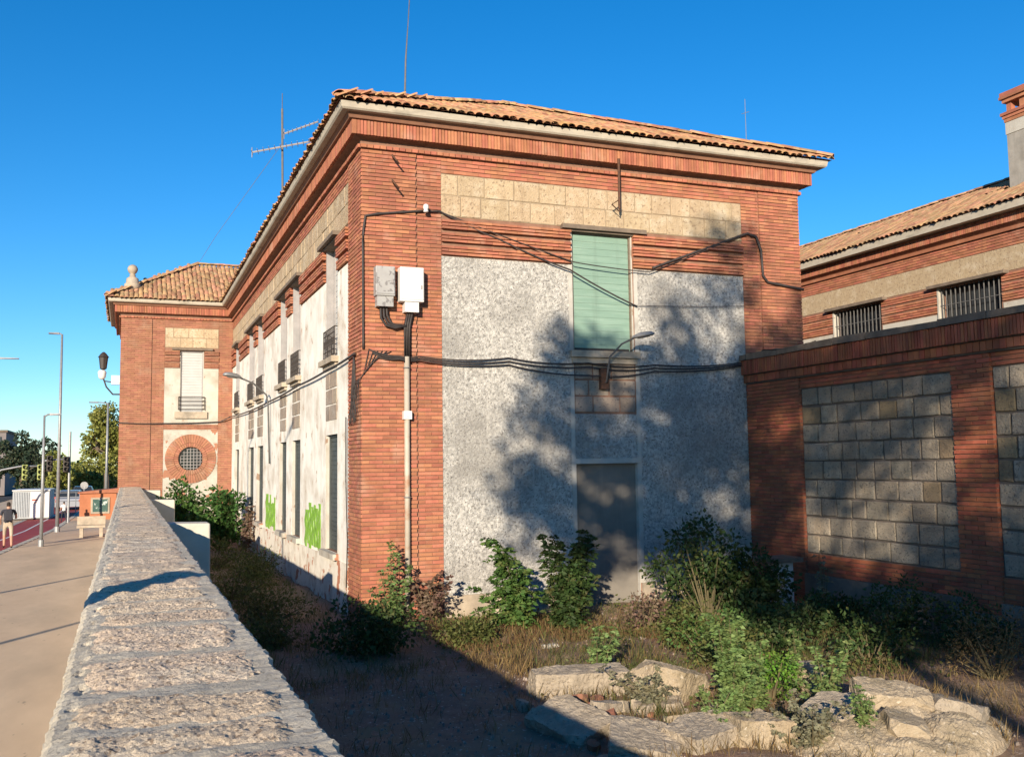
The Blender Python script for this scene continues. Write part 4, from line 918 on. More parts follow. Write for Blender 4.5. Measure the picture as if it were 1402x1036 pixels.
# ================================================================== street
def lamp_post(name, label, loc, h, arm, head=.55, group=None, r=.075):
    t = thing(name, label, 'street lamp', loc, group=group); bf = set(bpy.data.objects); x, y, z = loc
    MB().tube([(x, y, z), (x, y, z + h * .5), (x, y, z + h)], [r * 1.15, r * .95, r * .65], 10).build('pole', 'galv', None, True)
    MB().tube([(x, y, z), (x, y, z + .25)], r * 1.7, 10).build('base', 'galv')
    s = 1 if arm > 0 else -1
    MB().tube([(x, y, z + h - .05), (x + arm * .6, y, z + h + .02), (x + arm, y, z + h + .03)], .035, 7).build('arm', 'galv')
    mb = MB(); a, b = x + arm, x + arm + s * head
    mb.quad_box([(a, y - .07, z + h - .02), (b, y - .12, z + h + .0), (b, y + .12, z + h + .0), (a, y + .07, z + h - .02), (a, y - .05, z + h + .08), (b, y - .08, z + h + .06), (b, y + .08, z + h + .06), (a, y + .05, z + h + .08)]); mb.build('lamp_head', 'galv')
    adopt(t, bf); return t
lamp_post('street_lamp', 'tallest slim grey street lamp rising beside the cycle lane', (-2.86, 49.07, ZS), 9.1, -.12, .45)
lamp_post('street_lamp', 'shorter street lamp standing nearest on the pavement edge', (-2.88, 40.3, ZS), 4.9, .18, .4, r=.06)
lamp_post('street_lamp', 'street lamp rising behind the orange kiosk', (-1.05, 62.5, ZS), 6.75, -.55, .5, r=.08)
lamp_post('street_lamp', 'street lamp reaching in at the left edge with only its head showing', (-8.1, 60, ZS), 9.0, 1.45, 1.0)
lamp_post('street_lamp', 'farther of two street lamps left of the picture casting pole shadows on the pavement', (-7.0, 19.1, ZS), 9.0, .6, .5)
lamp_post('street_lamp', 'nearer of two street lamps left of the picture casting pole shadows on the pavement', (-7.0, 10.4, ZS), 9.0, .6, .5)
def signal(name, label, x, y, zt, heads, arm=None):
    t = thing(name, label, 'traffic light', (x, y, ZS)); bf = set(bpy.data.objects)
    MB().tube([(x, y, ZS), (x, y, zt)], .06, 8).build('pole', 'galv')
    if arm: MB().tube(arm, .05, 8).build('arm', 'galv', None, True)
    for (hx, hz, m) in heads:
        mb = MB().box(hx - .15, hx + .15, y - .2, y - .02, hz - .42, hz + .42); o = mb.build('signal_head', m); bv = o.modifiers.new('b', 'BEVEL'); bv.width = .04; bv.segments = 2
        for dz in (-.27, 0, .27):
            MB().tube([(hx, y - .2, hz + dz), (hx, y - .36, hz + dz + .02)], .10, 10, cap=False).build('visor', 'iron')
            MB().lathe((hx, y - .21, hz + dz), [(.085, -.002), (.085, .002)], 10).build('lens', 'glass')
    adopt(t, bf)
signal('traffic_light', 'black traffic lights on a post between the tall lamp and the kiosk', -2.8, 57, 4.5, [(-2.95, 2.75, 'iron'), (-3.75, 2.8, 'iron')], [(-4.1, 57, 2.95), (-2.8, 57, 3.05)])
signal('traffic_light', 'yellow-green signals hanging from a curved mast arm at the far left', -7.0, 58.5, 1.6, [(-5.05, 2.35, 'signal_green'), (-4.3, 2.35, 'signal_green')], [(-7.0, 58.5, 1.6), (-6.75, 58.5, 2.1), (-6.2, 58.5, 2.5), (-5.3, 58.5, 2.68), (-4.1, 58.5, 2.68)])
# container
ct = thing('site_container', 'pale grey site container with a white door panel beside the cycle lane', 'container', (-5, 63, ZS)); bf = set(bpy.data.objects)
MB().box(-5.95, -4.05, 62, 66, ZS + .06, 1.28).build('body', 'container_grey')
for k in range(13):
    a = -5.93 + k * .085
    if a < -5.1: MB().box(a, a + .05, 61.96, 61.998, ZS + .15, 1.2).build('rib', 'container_grey')
MB().box(-5.02, -4.32, 61.94, 61.998, ZS + .1, 1.22).build('door', 'container'); MB().box(-4.30, -4.06, 61.96, 61.998, ZS + .1, 1.22).build('door', 'container')
MB().box(-4.95, -4.68, 61.93, 61.938, .72, .80).box(-4.85, -4.72, 61.93, 61.938, .58, .64).build('red_lettering', 'red_mark')
MB().box(-5.98, -4.02, 61.9, 66.05, 1.282, 1.34).build('roof', 'container')
MB().box(-5.9, -4.1, 61.98, 65.9, ZS, ZS + .06).build('skid', 'iron')
adopt(ct, bf)
# kiosk
kk = thing('orange_kiosk', 'small orange rendered kiosk with a framed notice board by the wall end', 'kiosk', (-1.4, 60.5, ZS)); bf = set(bpy.data.objects)
MB().box(-2.36, -.45, 59.5, 61.8, ZS, 1.12).build('walls', 'orange')
MB().quad_box([(-2.46, 59.38, 1.12), (-.35, 59.38, 1.12), (-.35, 61.9, 1.12), (-2.46, 61.9, 1.12), (-2.46, 59.38, 1.19), (-.35, 59.38, 1.38), (-.35, 61.9, 1.38), (-2.46, 61.9, 1.19)]).build('roof', 'brick')
MB().box(-1.78, -.80, 59.45, 59.498, -.02, .88).build('board_frame', 'plinth'); MB().box(-1.68, -.90, 59.43, 59.448, .08, .78).build('notice_board', 'board')
adopt(kk, bf)
sg = thing('round_sign', 'round pale road sign on a thin post above the kiosk edge', 'road sign', (-2.3, 64, ZS)); bf = set(bpy.data.objects)
MB().tube([(-2.3, 64, ZS), (-2.3, 64, 1.7)], .03, 6).build('post', 'galv')
mb = MB(); ring_ = np.linspace(0, 2 * math.pi, 21)[:-1]
mb.v = [(-2.3 + .22 * math.cos(a), 63.95, 1.5 + .22 * math.sin(a)) for a in ring_] + [(-2.3 + .22 * math.cos(a), 63.97, 1.5 + .22 * math.sin(a)) for a in ring_]
mb.f = [tuple(range(20)), tuple(range(20, 40))] + [(k, (k + 1) % 20, 20 + (k + 1) % 20, 20 + k) for k in range(20)]; mb.c = [0] * len(mb.f); mb.build('disc', 'box_grey')
adopt(sg, bf)
# bench
bn = thing('bench', 'pale concrete bench on the pavement in front of the kiosk', 'bench', (-1.3, 44.7, ZS)); bf = set(bpy.data.objects)
MB().box(-1.85, -.75, 44.4, 44.9, ZS + .40, ZS + .50).build('seat', 'plinth'); MB().box(-1.85, -.75, 44.84, 44.92, ZS + .505, ZS + .86).build('backrest', 'plinth')
for x in (-1.74, -.98): MB().box(x, x + .14, 44.45, 44.88, ZS, ZS + .398).build('leg', 'plinth')
adopt(bn, bf)
# a parked car
def car(label, x, y, m, flip=1):
    t = thing('parked_car', label, 'car', (x, y, ZS - .12)); bf = set(bpy.data.objects); z = ZS - .12; L_ = 4.1; w_ = .85
    prof = [(-L_ / 2, .35), (-L_ / 2, .75), (-L_ / 2 + .1, .9), (-1.25, .98), (-.65, 1.42), (.95, 1.45), (1.7, 1.0), (L_ / 2 - .02, .92), (L_ / 2, .4)]
    mb = MB(); n = len(prof)
    for s_ in (-1, 1):
        for (u, h) in prof: mb.v.append((x + s_ * (w_ if h < 1.05 else w_ * .78), y + u, z + h))
    for k in range(n): mb.f.append((k, (k + 1) % n, n + (k + 1) % n, n + k)); mb.c.append(0)
    mb.f += [tuple(range(n)), tuple(range(n, 2 * n))]; mb.c += [0, 0]; mb.build('body', m)
    mb = MB(); mb.poly([(x - .62, y - 1.22, z + 1.03), (x + .62, y - 1.22, z + 1.03), (x + .58, y - .72, z + 1.40), (x - .58, y - .72, z + 1.40)]); mb.v = [(a, b - .02, c + .01) for a, b, c in mb.v]; mb.build('rear_window', 'glass')
    for s_ in (-1, 1):
        MB().box(x + s_ * .74 - .08, x + s_ * .74 + .08, y - L_ / 2 - .01, y - L_ / 2 + .02, z + .68, z + .84).build('tail_light', 'red_mark')
        for yy in (-1.25, 1.25): MB().tube([(x + s_ * (w_ - .2), y + yy, z + .31), (x + s_ * (w_ + .02), y + yy, z + .31)], .31, 14).build('wheel', 'tyre')
    adopt(t, bf)
car('grey parked car far down the street behind the traffic-light post', -3.65, 76, 'car_paint')
car('dark parked car farther down the street behind the grey one', -5.7, 84, 'car_dark')
car('dark car on the road between the tall lamp and the kiosk', -3.4, 92, 'car_dark')
# low railing behind
mb = MB()
for k in range(9): mb.tube([(-6.5 + k * .5, 70, ZS), (-6.5 + k * .5, 70, .95)], .025, 5)
mb.tube([(-6.5, 70, .95), (-2.5, 70, .95)], .03, 5); mb.tube([(-6.5, 70, .4), (-2.5, 70, .4)], .02, 5)
mb.build('street_railing', 'galv', label='thin metal railing across the end of the cycle lane', cat='railing')
# far building and trees
fb = thing('apartment_block', 'dark apartment block at the far left edge behind trees', 'building', (-18, 122, ZS)); bf = set(bpy.data.objects)
MB().box(-24, -12.35, 120, 132, ZS, 6.6).build('wall', 'far_wall'); MB().box(-24.2, -12.2, 119.8, 132.2, 6.602, 6.85).build('roof', 'slate')
for r_ in range(3):
    for k in range(5): xx = -13.9 - k * 2.2; MB().box(xx, xx + 1.1, 119.93, 119.998, .6 + 2.1 * r_, 1.9 + 2.1 * r_).build('window', 'glass')
adopt(fb, bf)
tree('pine_tree', 'dark spreading pine behind the container at the far left', 'tree', (-9.6, 108, ZS), .25, [(-9.6, 108, 4.6), (-11, 107, 3.8), (-8.4, 108, 4.1)], clump_cloud((-9.7, 108, 3.3), (2.6, 1.6, 2.5), 70, .62, 1), .3, 300, 'leaf_pine', 1)
tree('pine_tree', 'second dark pine just right of the spreading one', 'tree', (-7.4, 104, ZS), .22, [(-7.4, 104, 4.2), (-8.2, 103.6, 3.4), (-6.8, 104, 3.5)], clump_cloud((-7.5, 104, 2.7), (1.7, 1.4, 2.6), 50, .55, 2), .28, 300, 'leaf_pine', 2)
tree('broadleaf_tree', 'tall yellow-green street tree beside the wing corner', 'tree', (-1.4, 86, ZS), .22, [(-1.6, 86, 7), (-3, 86, 4.5), (-.4, 86, 6), (-2.4, 85.4, 5.6)], clump_cloud((-1.4, 86, 4.9), (1.9, 1.5, 3.3), 80, .62, 3), .26, 260, 'leaf_street', 3)
tree('broadleaf_tree', 'low yellow-green tree between the lamp posts', 'tree', (-5.6, 96, ZS), .16, [(-5.6, 96, 3.2), (-6.3, 96, 2.4), (-5, 96, 2.5)], clump_cloud((-5.6, 96, 2.0), (1.1, 1, 1.9), 30, .5, 4), .26, 260, 'leaf_street', 4)
tree('broadleaf_tree', 'round green tree at the end of the street left of the kiosk', 'tree', (-3.4, 118, ZS), .2, [(-3.4, 118, 2.6), (-4.4, 118, 2), (-2.4, 118, 2)], clump_cloud((-3.2, 118, 1.5), (3.0, 1.5, 1.9), 60, .6, 5), .3, 220, 'leaf_street', 5)
hg = MB().box(-40, 60, 150, 158, ZS, 1.2)
P = np.random.default_rng(3).uniform((-40, 148, ZS), (60, 156, 3.4), (9000, 3)); P[:, 2] -= np.abs(np.sin(P[:, 0] * .5)) * 1.1
link('far_wood', leaf_mesh('far_wood', P, np.random.default_rng(4).normal(size=P.shape), np.full(len(P), .9), .4, 'leaf_dark', 5), kind='stuff', label='distant band of dark green trees along the horizon', cat='wood')

# ================================================================== people
def person(label, loc, rz, h, top, legs_m, sk='skin', stride=.28, pack=True, shorts=True):
    """joints as a tree of edges grown with the Skin modifier, then coloured by region"""
    s = h / 1.75; t = thing('person', label, 'person', loc, rz)
    J = {'pel': (0, 0, .93, .15, .11), 'waist': (0, .01, 1.08, .14, .10), 'chest': (0, .02, 1.3, .17, .12), 'neck': (0, .02, 1.48, .055, .055), 'head': (0, .035, 1.6, .085, .10), 'crown': (0, .03, 1.72, .06, .07),
         'hl': (-.10, 0, .88, .09, .09), 'kl': (-.11, stride * .7, .50, .06, .06), 'al': (-.11, stride * .75, .10, .04, .042), 'tl': (-.12, stride * .75 + .17, .03, .035, .03),
         'hr': (.10, 0, .88, .09, .09), 'kr': (.11, -stride * .25, .49, .06, .06), 'ar': (.11, -stride * 1.15, .16, .04, .042), 'tr': (.12, -stride * 1.15 + .15, .03, .035, .03),
         'sl': (-.20, .02, 1.40, .06, .06), 'el': (-.27, -.10, 1.13, .045, .045), 'wl': (-.25, .08, .95, .032, .03), 'fl': (-.24, .14, .88, .03, .035),
         'sr': (.20, .02, 1.40, .06, .06), 'er': (.27, .02, 1.12, .045, .045), 'wr': (.25, .24, 1.10, .032, .03), 'fr': (.24, .31, 1.12, .03, .035)}
    E_ = ['pel-waist', 'waist-chest', 'chest-neck', 'neck-head', 'head-crown', 'pel-hl', 'hl-kl', 'kl-al', 'al-tl', 'pel-hr', 'hr-kr', 'kr-ar', 'ar-tr', 'chest-sl', 'sl-el', 'el-wl', 'wl-fl', 'chest-sr', 'sr-er', 'er-wr', 'wr-fr']
    nm = list(J); me = bpy.data.meshes.new('body'); me.from_pydata([Vector(J[k][:3]) * s for k in nm], [tuple(nm.index(q) for q in e.split('-')) for e in E_], [])
    o = link('body', me, None); md = o.modifiers.new('skin', 'SKIN'); md.use_smooth_shade = True
    for i, k in enumerate(nm): sv = me.skin_vertices[0].data[i]; sv.radius = (J[k][3] * s, J[k][4] * s); sv.use_root = (k == 'pel')
    o.modifiers.new('sub', 'SUBSURF').levels = 1
    dg = bpy.context.evaluated_depsgraph_get(); nme = bpy.data.meshes.new_from_object(o.evaluated_get(dg)); nme.name = 'body'
    o.modifiers.clear(); o.data = nme; bpy.data.meshes.remove(me)
    nme.materials.clear()
    for k in (top, legs_m, sk, 'hair', 'iron'): nme.materials.append(K[k])
    for p in nme.polygons:
        c = p.center / s; i = 0
        if c.z > 1.62 or (c.z > 1.54 and c.y < .02): i = 3
        elif c.z > 1.47: i = 2
        elif abs(c.x) > .215 and c.z < 1.24: i = 2
        elif c.z < .10: i = 4
        elif c.z < (.47 if shorts else 0): i = 2
        elif c.z < .97: i = 1
        p.material_index = i; p.use_smooth = True
    o.parent = t
    if pack:
        mb = MB().quad_box([(-.15 * s, -.27 * s, 1.02 * s), (.15 * s, -.27 * s, 1.02 * s), (.15 * s, -.08 * s, 1.02 * s), (-.15 * s, -.08 * s, 1.02 * s), (-.12 * s, -.22 * s, 1.46 * s), (.12 * s, -.22 * s, 1.46 * s), (.12 * s, -.09 * s, 1.46 * s), (-.12 * s, -.09 * s, 1.46 * s)])
        b = mb.build('backpack', 'cloth_dark', t); bv = b.modifiers.new('b', 'BEVEL'); bv.width = .05; bv.segments = 3
    return t
person('walker with a dark top, backpack and beige shorts on the cycle lane', (-3.98, 40.2, ZS - .012), R(8), 1.74, 'cloth_dark', 'cloth_beige')
person('distant walker in a white top beside the traffic-light post', (-3.05, 57.8, ZS - .012), R(20), 1.15, 'cloth_white', 'cloth_dark', pack=False, shorts=False)

# ================================================================== yard: rubble, plants, grass
import bmesh
def slab(name, label, loc, dims, rot, seed, m='rubble', cut=.12, cat='rubble', chips=7):
    """a block broken by random planes: crisp fracture faces, chipped corners, slightly rough skin"""
    r = random.Random(seed); bm = bmesh.new(); bmesh.ops.create_cube(bm, size=2)
    def cutp(co, no):
        res = bmesh.ops.bisect_plane(bm, geom=bm.verts[:] + bm.edges[:] + bm.faces[:], plane_co=co, plane_no=no, clear_outer=True)
        ed = [e for e in res['geom_cut'] if isinstance(e, bmesh.types.BMEdge)]
        if len(ed) > 2: bmesh.ops.contextual_create(bm, geom=ed)
    for k in range(chips):
        sx, sy = r.choice((-1, 1)), r.choice((-1, 1)); no = Vector((sx * r.uniform(.3, 1), sy * r.uniform(.3, 1), r.uniform(-.5, .7)))
        no.normalize(); co = Vector((sx, sy, 1 if no.z > 0 else -1)); d = co.dot(no) - r.uniform(.08, .3 + cut)
        cutp(no * d, no)
    for v in bm.verts: v.co = Vector((v.co.x * dims[0] / 2, v.co.y * dims[1] / 2, v.co.z * dims[2] / 2))
    bmesh.ops.triangulate(bm, faces=bm.faces[:])
    big = max(dims)
    for _ in range(4 if big > .6 else 2):
        lim = .055 if big > .6 else big * .2
        es = [e for e in bm.edges if e.calc_length() > lim]
        if not es: break
        bmesh.ops.subdivide_edges(bm, edges=es, cuts=1); bmesh.ops.triangulate(bm, faces=bm.faces[:])
    q = .010 if big > .6 else big * .02
    for v in bm.verts: v.co += Vector((r.gauss(0, q * .45), r.gauss(0, q * .45), r.gauss(0, q * .45))) + Vector((q, q, q)) * .5 * fbm(v.co.x * 1.3 + seed, v.co.y * 1.3 - v.co.z, 1.2)
    me = bpy.data.meshes.new(name); bm.to_mesh(me); bm.free(); me.materials.append(K[m])
    o = link(name, me, None, loc, label, cat); o.rotation_euler = tuple(R(q) for q in rot); return o
slab('concrete_block', 'long pale squared block lying lengthwise at the back of the rubble', (5.50, 11.55, -.32), (1.25, .5, .38), (2, 1, -8), 1, 'rubble', .05)
slab('concrete_slab', 'tilted grey slab half in the wall shadow at the front of the rubble', (4.62, 9.95, -.32), (.62, .85, .14), (10, -14, 18), 2, 'rubble', .04)
slab('concrete_slab', 'flat grey slab in sun and shade at the bottom of the rubble', (5.05, 9.05, -.34), (.72, .85, .14), (6, 9, -28), 3, 'rubble', .04)
slab('concrete_slab', 'shaded slab edge at the bottom picture edge left of the flat slab', (4.45, 8.55, -.42), (.7, .6, .14), (-6, 4, 40), 31, 'rubble', .05)
slab('concrete_block', 'broad pale block with a bright front at the bottom of the rubble', (5.70, 8.95, -.36), (.78, .6, .30), (3, -5, 12), 4, 'rubble', .06)
slab('concrete_block', 'pale rough block beside the broad one, half behind a speckled weed', (6.25, 8.75, -.33), (.62, .5, .34), (-3, 4, -12), 5, 'mound', .09)
slab('rough_boulder', 'rounded pale boulder overgrown by weeds behind the slabs', (6.45, 10.95, -.32), (.85, .65, .5), (6, 14, 20), 6, 'mound', .3, 'boulder')
slab('brick_fragment', 'reddish broken brickwork chunk between the slabs', (5.05, 10.2, -.40), (.5, .34, .2), (10, -8, 30), 7, 'brick_wing', .1)
slab('brick_fragment', 'pale splintered chunk lying on the reddish brickwork', (5.22, 10.25, -.28), (.42, .14, .1), (4, 10, 22), 71, 'rubble', .1)
slab('stone', 'small bright stone lying on the bare earth before the bushes', (6.4, 14.5, -.42), (.28, .1, .08), (0, 4, 8), 8, 'plaster', .15, 'stone')
slab('stone', 'reddish rounded stone behind the pale mound', (8.3, 10.5, -.3), (.42, .35, .34), (5, 0, 20), 9, 'mound', .3, 'stone')
slab('stone', 'pale pebble on the shaded ground by the coping', (1.95, 5.15, -.36), (.16, .12, .12), (5, 0, 20), 91, 'rubble', .3, 'stone')
rr_ = random.Random(15)
for k in range(60):
    x, y = rr_.gauss(5.8, .8), rr_.gauss(9.9, .9); d_ = rr_.uniform(.05, .24); mt_ = rr_.choice(['rubble', 'mound', 'rubble', 'brick_wing'])
    slab('rubble_stone', ('small reddish brick fragment among the slabs' if mt_ == 'brick_wing' else 'small pale broken stone among the slabs'), (x, y, ZG + hills(x, y) + d_ * .2), (d_, d_ * rr_.uniform(.6, 1), d_ * rr_.uniform(.4, .8)), (rr_.uniform(-20, 20), rr_.uniform(-20, 20), rr_.uniform(0, 180)), 200 + k, mt_, .25, 'stone')['group'] = 'small brick fragments' if mt_ == 'brick_wing' else 'small rubble stones'
# earth mound
mb = MB(); n = 110; cx0, cy0_, rx, ry = 7.75, 8.45, 1.5, .95
for j in range(n + 1):
    for i in range(n + 1):
        u, v = i / n * 2 - 1, j / n * 2 - 1; x = cx0 + u * rx + v * .1; y = cy0_ + v * ry
        e = max(0, 1 - (abs(u) ** 2.2 + abs(v) ** 2.2)); rd = abs(math.sin(x * 2.6 + y * 1.4)) * .55 + abs(math.sin(x * 1.3 - y * 2.9 + 1)) * .45
        z = ZG - .07 + (.29 * e ** .65 * (.58 + .6 * rd) if e > 0 else 0) + (.035 * fbm(x * .6, y * .6, .7) + .009 * fbm(x, y, 1.9)) * min(1, e * 3) + .02 * math.floor(3 * abs(math.sin(x * 3.7 + y * 2.2 + math.sin(y * 5)))) * (e > .1) + rnd.gauss(0, .0035)
        mb.v.append((x, y, z))
for j in range(n):
    for i in range(n): k = j * (n + 1) + i; mb.f.append((k, k + 1, k + n + 2, k + n + 1)); mb.c.append(0)
mb.build('earth_mound', 'mound', None, False, label='pale ridged heap of earth and plaster in the sunny right foreground', cat='mound')
for k_, (x, y, z, d_, r_, lab) in enumerate(((7.25, 8.75, -.22, (.75, .55, .16), (8, -10, 20), 'flat broken slab lying on the left side of the pale heap'), (8.05, 8.75, -.13, (.8, .5, .2), (10, 6, -25), 'angular slab on top of the pale heap'), (8.65, 8.35, -.25, (.6, .5, .16), (6, 14, 35), 'angular slab on the right side of the pale heap'), (7.6, 8.1, -.24, (.5, .4, .16), (12, -4, 60), 'small broken slab on the front of the pale heap'), (8.95, 8.9, -.34, (.45, .4, .14), (4, 8, 10), 'small slab at the far right of the pale heap'))):
    slab('concrete_slab', lab, (x, y, z), d_, r_, 400 + k_, 'mound' if k_ % 2 else 'rubble', .15)
# white post by the fence
wp = thing('utility_box', 'small white box with a dark lid among weeds before the granite panel wall', 'utility box', (12.15, 16.1, ZG)); bf = set(bpy.data.objects)
MB().box(11.98, 12.34, 15.95, 16.3, -.5, .50).build('box', 'box_white'); MB().box(11.75, 12.48, 15.8, 16.45, .502, .59).build('lid', 'slate'); adopt(wp, bf)

gz = lambda x, y: ZG + hills(x, y) - .02
def at(x, y): return (x, y, gz(x, y))
r6 = random.Random(6)
def plume(n, spread, h0, h1, lean=(0, 0)): return [(lean[0] + r6.gauss(0, spread), lean[1] + r6.gauss(0, spread), r6.uniform(h0, h1)) for _ in range(n)]
frond_shrub('leafy_shrub', 'green leafy shrub leaning left before the sunlit pebbledash panel', 'shrub', at(6.55, 16.2), [(-.50, .05, 1.6), (-.36, -.1, 1.5), (-.2, .1, 1.3), (-.1, -.2, 1.05), (.12, .0, 1.0), (-.55, -.2, .9), (-.8, .1, .75), (.28, -.15, .65), (-.9, -.1, .45)], .10, 27, .32, 'leaf_fig', 61)
frond_shrub('leafy_shrub', 'taller dark green shrub beside the blocked door, twin plumes', 'shrub', at(7.4, 16.0), [(-.36, .05, 1.72), (-.26, -.1, 1.6), (-.15, .1, 1.35), (.42, .0, 1.75), (.54, .1, 1.6), (.30, -.1, 1.5), (.0, -.15, 1.05), (.62, -.1, .95), (-.42, -.1, .8), (.2, .1, .85)], .10, 27, .32, 'leaf_dark', 62)
bush('dark_bush', 'broad dark bush in shade right of the blocked door', 'bush', at(9.95, 15.3), (1.05, .8, .95), 40, .34, .085, 1100, 'leaf_dark', 63)
bush('dark_bush', 'low dark bush at the foot of the right brick pier', 'bush', at(10.95, 15.3), (.7, .6, .5), 24, .32, .085, 1100, 'leaf_dark', 64)
bush('dark_bush', 'dark weedy bush in the shade behind the bright green patch', 'bush', at(9.3, 12.6), (.95, .6, .42), 30, .28, .07, 1300, 'leaf_dark', 163)
frond_shrub('thin_shrub', 'thin weed with pale flower tops behind the broad dark bush', 'shrub', at(10.6, 16.9), plume(6, .18, 1.4, 2.0), .06, 12, .16, 'leaf_grey', 65)
bush('dark_bush', 'reddish brown scrub between the blocked door and dark bush', 'bush', at(8.7, 15.4), (.45, .4, .4), 14, .25, .07, 800, 'leaf_purple', 66)
frond_shrub('pale_sprout', 'tall pale green sprouting weed in front of the dark bush', 'shrub', at(6.62, 9.75), plume(9, .13, .75, 1.3), .062, 34, .17, 'leaf_sprout', 67, up=.8)
frond_shrub('pale_sprout', 'shorter pale weed just right of the tall sprouting one', 'shrub', at(7.0, 9.85), plume(7, .14, .5, .9), .055, 30, .15, 'leaf_sprout', 68, up=.8)
frond_shrub('pale_sprout', 'lone upright sprout above the bright green patch', 'shrub', at(8.05, 10.4), plume(3, .06, .55, .8), .055, 18, .13, 'leaf_sprout', 69, up=.8)
bush('bright_bush', 'bright green low bush in a patch of sun behind the mound', 'bush', at(7.55, 10.3), (.42, .35, .30), 18, .19, .045, 3200, 'leaf_bright', 70)
frond_shrub('speckled_weed', 'pale speckled weed at the bottom edge left of the mound', 'shrub', at(6.55, 8.3), plume(14, .24, .3, .6), .042, 30, .13, 'leaf_grey', 71, wr=.34, up=.6)
frond_shrub('speckled_weed', 'grey weed sprawling over the rubble boulder', 'shrub', at(6.0, 10.6), plume(14, .28, .2, .5), .045, 30, .14, 'leaf_grey', 72, wr=.32, up=.6)
bush('dark_bush', 'round dark bush in the wall shadow at the building corner', 'bush', at(3.55, 15.4), (.70, .8, .36), 28, .30, .075, 1500, 'leaf_dark', 73)
frond_shrub('thin_shrub', 'slender green weed against the brick corner pier', 'shrub', at(4.62, 17.72), [(.0, 0, 1.6), (.12, 0, 1.35), (-.25, -.1, 1.1), (.42, 0, 1.15), (.3, -.1, .9), (-.4, -.1, .8), (.1, -.1, .7)], .075, 15, .20, 'leaf_sprout', 74, wr=.22, up=.7)
frond_shrub('grey_shrub', 'grey purple dry weed at the foot of the white pipe', 'shrub', at(5.35, 17.7), plume(9, .2, .45, .95), .075, 18, .19, 'leaf_purple', 75, wr=.3, up=.5)
bush('green_bush', 'large sunlit green bush before the round window', 'bush', at(2.15, 38.6), (.95, .8, 1.15), 34, .42, .15, 620, 'leaf_bush', 76)
bush('green_bush', 'sunlit green bush against the white side facade near the wing', 'bush', at(3.25, 36.0), (.75, .8, 1.0), 26, .40, .15, 620, 'leaf_bush', 77)
frond_shrub('thin_shrub', 'bare purple weed climbing the white facade beside the green bush', 'shrub', at(3.85, 34.2), plume(6, .12, 1.2, 1.9), .10, 10, .2, 'leaf_purple', 78)
bush('dry_bush', 'golden dry bush catching sun at the foot of the right pier', 'bush', at(10.9, 9.9), (.6, .5, .42), 26, .28, .06, 1100, 'grass_dry', 79, wr=.12)
frond_shrub('thin_shrub', 'dead bare stalk standing before the granite panels', 'shrub', at(11.8, 14.4), plume(4, .12, 1.0, 1.6), .05, 8, .14, 'leaf_grey', 80)
for i_, (x, y, rx_, rz_, lab, mt_) in enumerate(((11.0, 13.7, .7, .34, 'dark weed clump in front of the low bush by the right pier', 'leaf_dark'), (12.35, 14.6, .45, .2, 'dark weed clump beside the white utility box', 'leaf_dark'), (11.9, 12.9, .8, .42, 'dark weed clump below the middle of the granite panel', 'leaf_dark'), (12.2, 11.4, .55, .38, 'dark weed clump at the foot of the second brick pier', 'leaf_dark'), (10.3, 11.6, .8, .34, 'low dark weed clump behind the pale mound', 'leaf_dark'), (12.0, 9.6, .7, .34, 'low dark weed clump at the right picture edge', 'grass_dry'), (8.6, 13.9, .55, .33, 'olive weed clump before the blocked door', 'grass_green'), (7.9, 11.7, .5, .26, 'olive weed clump behind the rubble boulder', 'grass_green'), (5.3, 15.6, .5, .2, 'low olive weeds left of the leaning shrub', 'grass_green'))):
    bush('weed_clump', lab, 'weeds', at(x, y), (rx_, rx_ * .7, rz_), 26, .24, .07, 1300, mt_, 300 + i_, wr=.28)
for i_, (x, y, rx_, rz_, lab) in enumerate(((2.6, 19.5, .8, .32, 'shaded dark weeds between the wall and side facade, nearest clump'), (2.3, 23.0, .9, .38, 'shaded dark weeds between the wall and side facade, second clump'), (3.2, 26.5, .7, .36, 'shaded weeds at the foot of the side facade, third clump'), (2.4, 30.0, .9, .5, 'shaded weeds before the green bushes, farthest clump'), (2.2, 16.6, .6, .22, 'low shaded weeds close to the coping wall'))):
    bush('weed_clump', lab, 'weeds', at(x, y), (rx_, rx_, rz_), 26, .28, .08, 900, 'grass_green', 330 + i_, wr=.2)
frond_shrub('speckled_weed', 'thin pale weed growing through the front of the pale heap', 'shrub', at(7.35, 8.3), plume(7, .16, .4, .62), .042, 26, .12, 'leaf_sprout', 340, wr=.3, up=.6)
frond_shrub('speckled_weed', 'low pale weed between the broad block and the pale heap', 'shrub', at(6.1, 9.35), plume(8, .2, .3, .5), .045, 26, .13, 'leaf_sprout', 341, wr=.3, up=.6)
frond_shrub('pale_sprout', 'slim pale sprout between the long block and the boulder', 'shrub', at(6.0, 12.0), plume(6, .16, .45, .85), .055, 26, .15, 'leaf_sprout', 343, up=.8)
frond_shrub('pale_sprout', 'pale leafy weed growing behind the slab on the heap', 'shrub', at(7.7, 9.45), plume(8, .2, .4, .8), .055, 28, .15, 'leaf_sprout', 344, up=.8)
bush('weed_clump', 'green weed clump between the tall sprout and the dark bush', 'weeds', at(8.1, 12.4), (.6, .5, .34), 24, .24, .06, 1500, 'leaf_fig', 342, wr=.3)
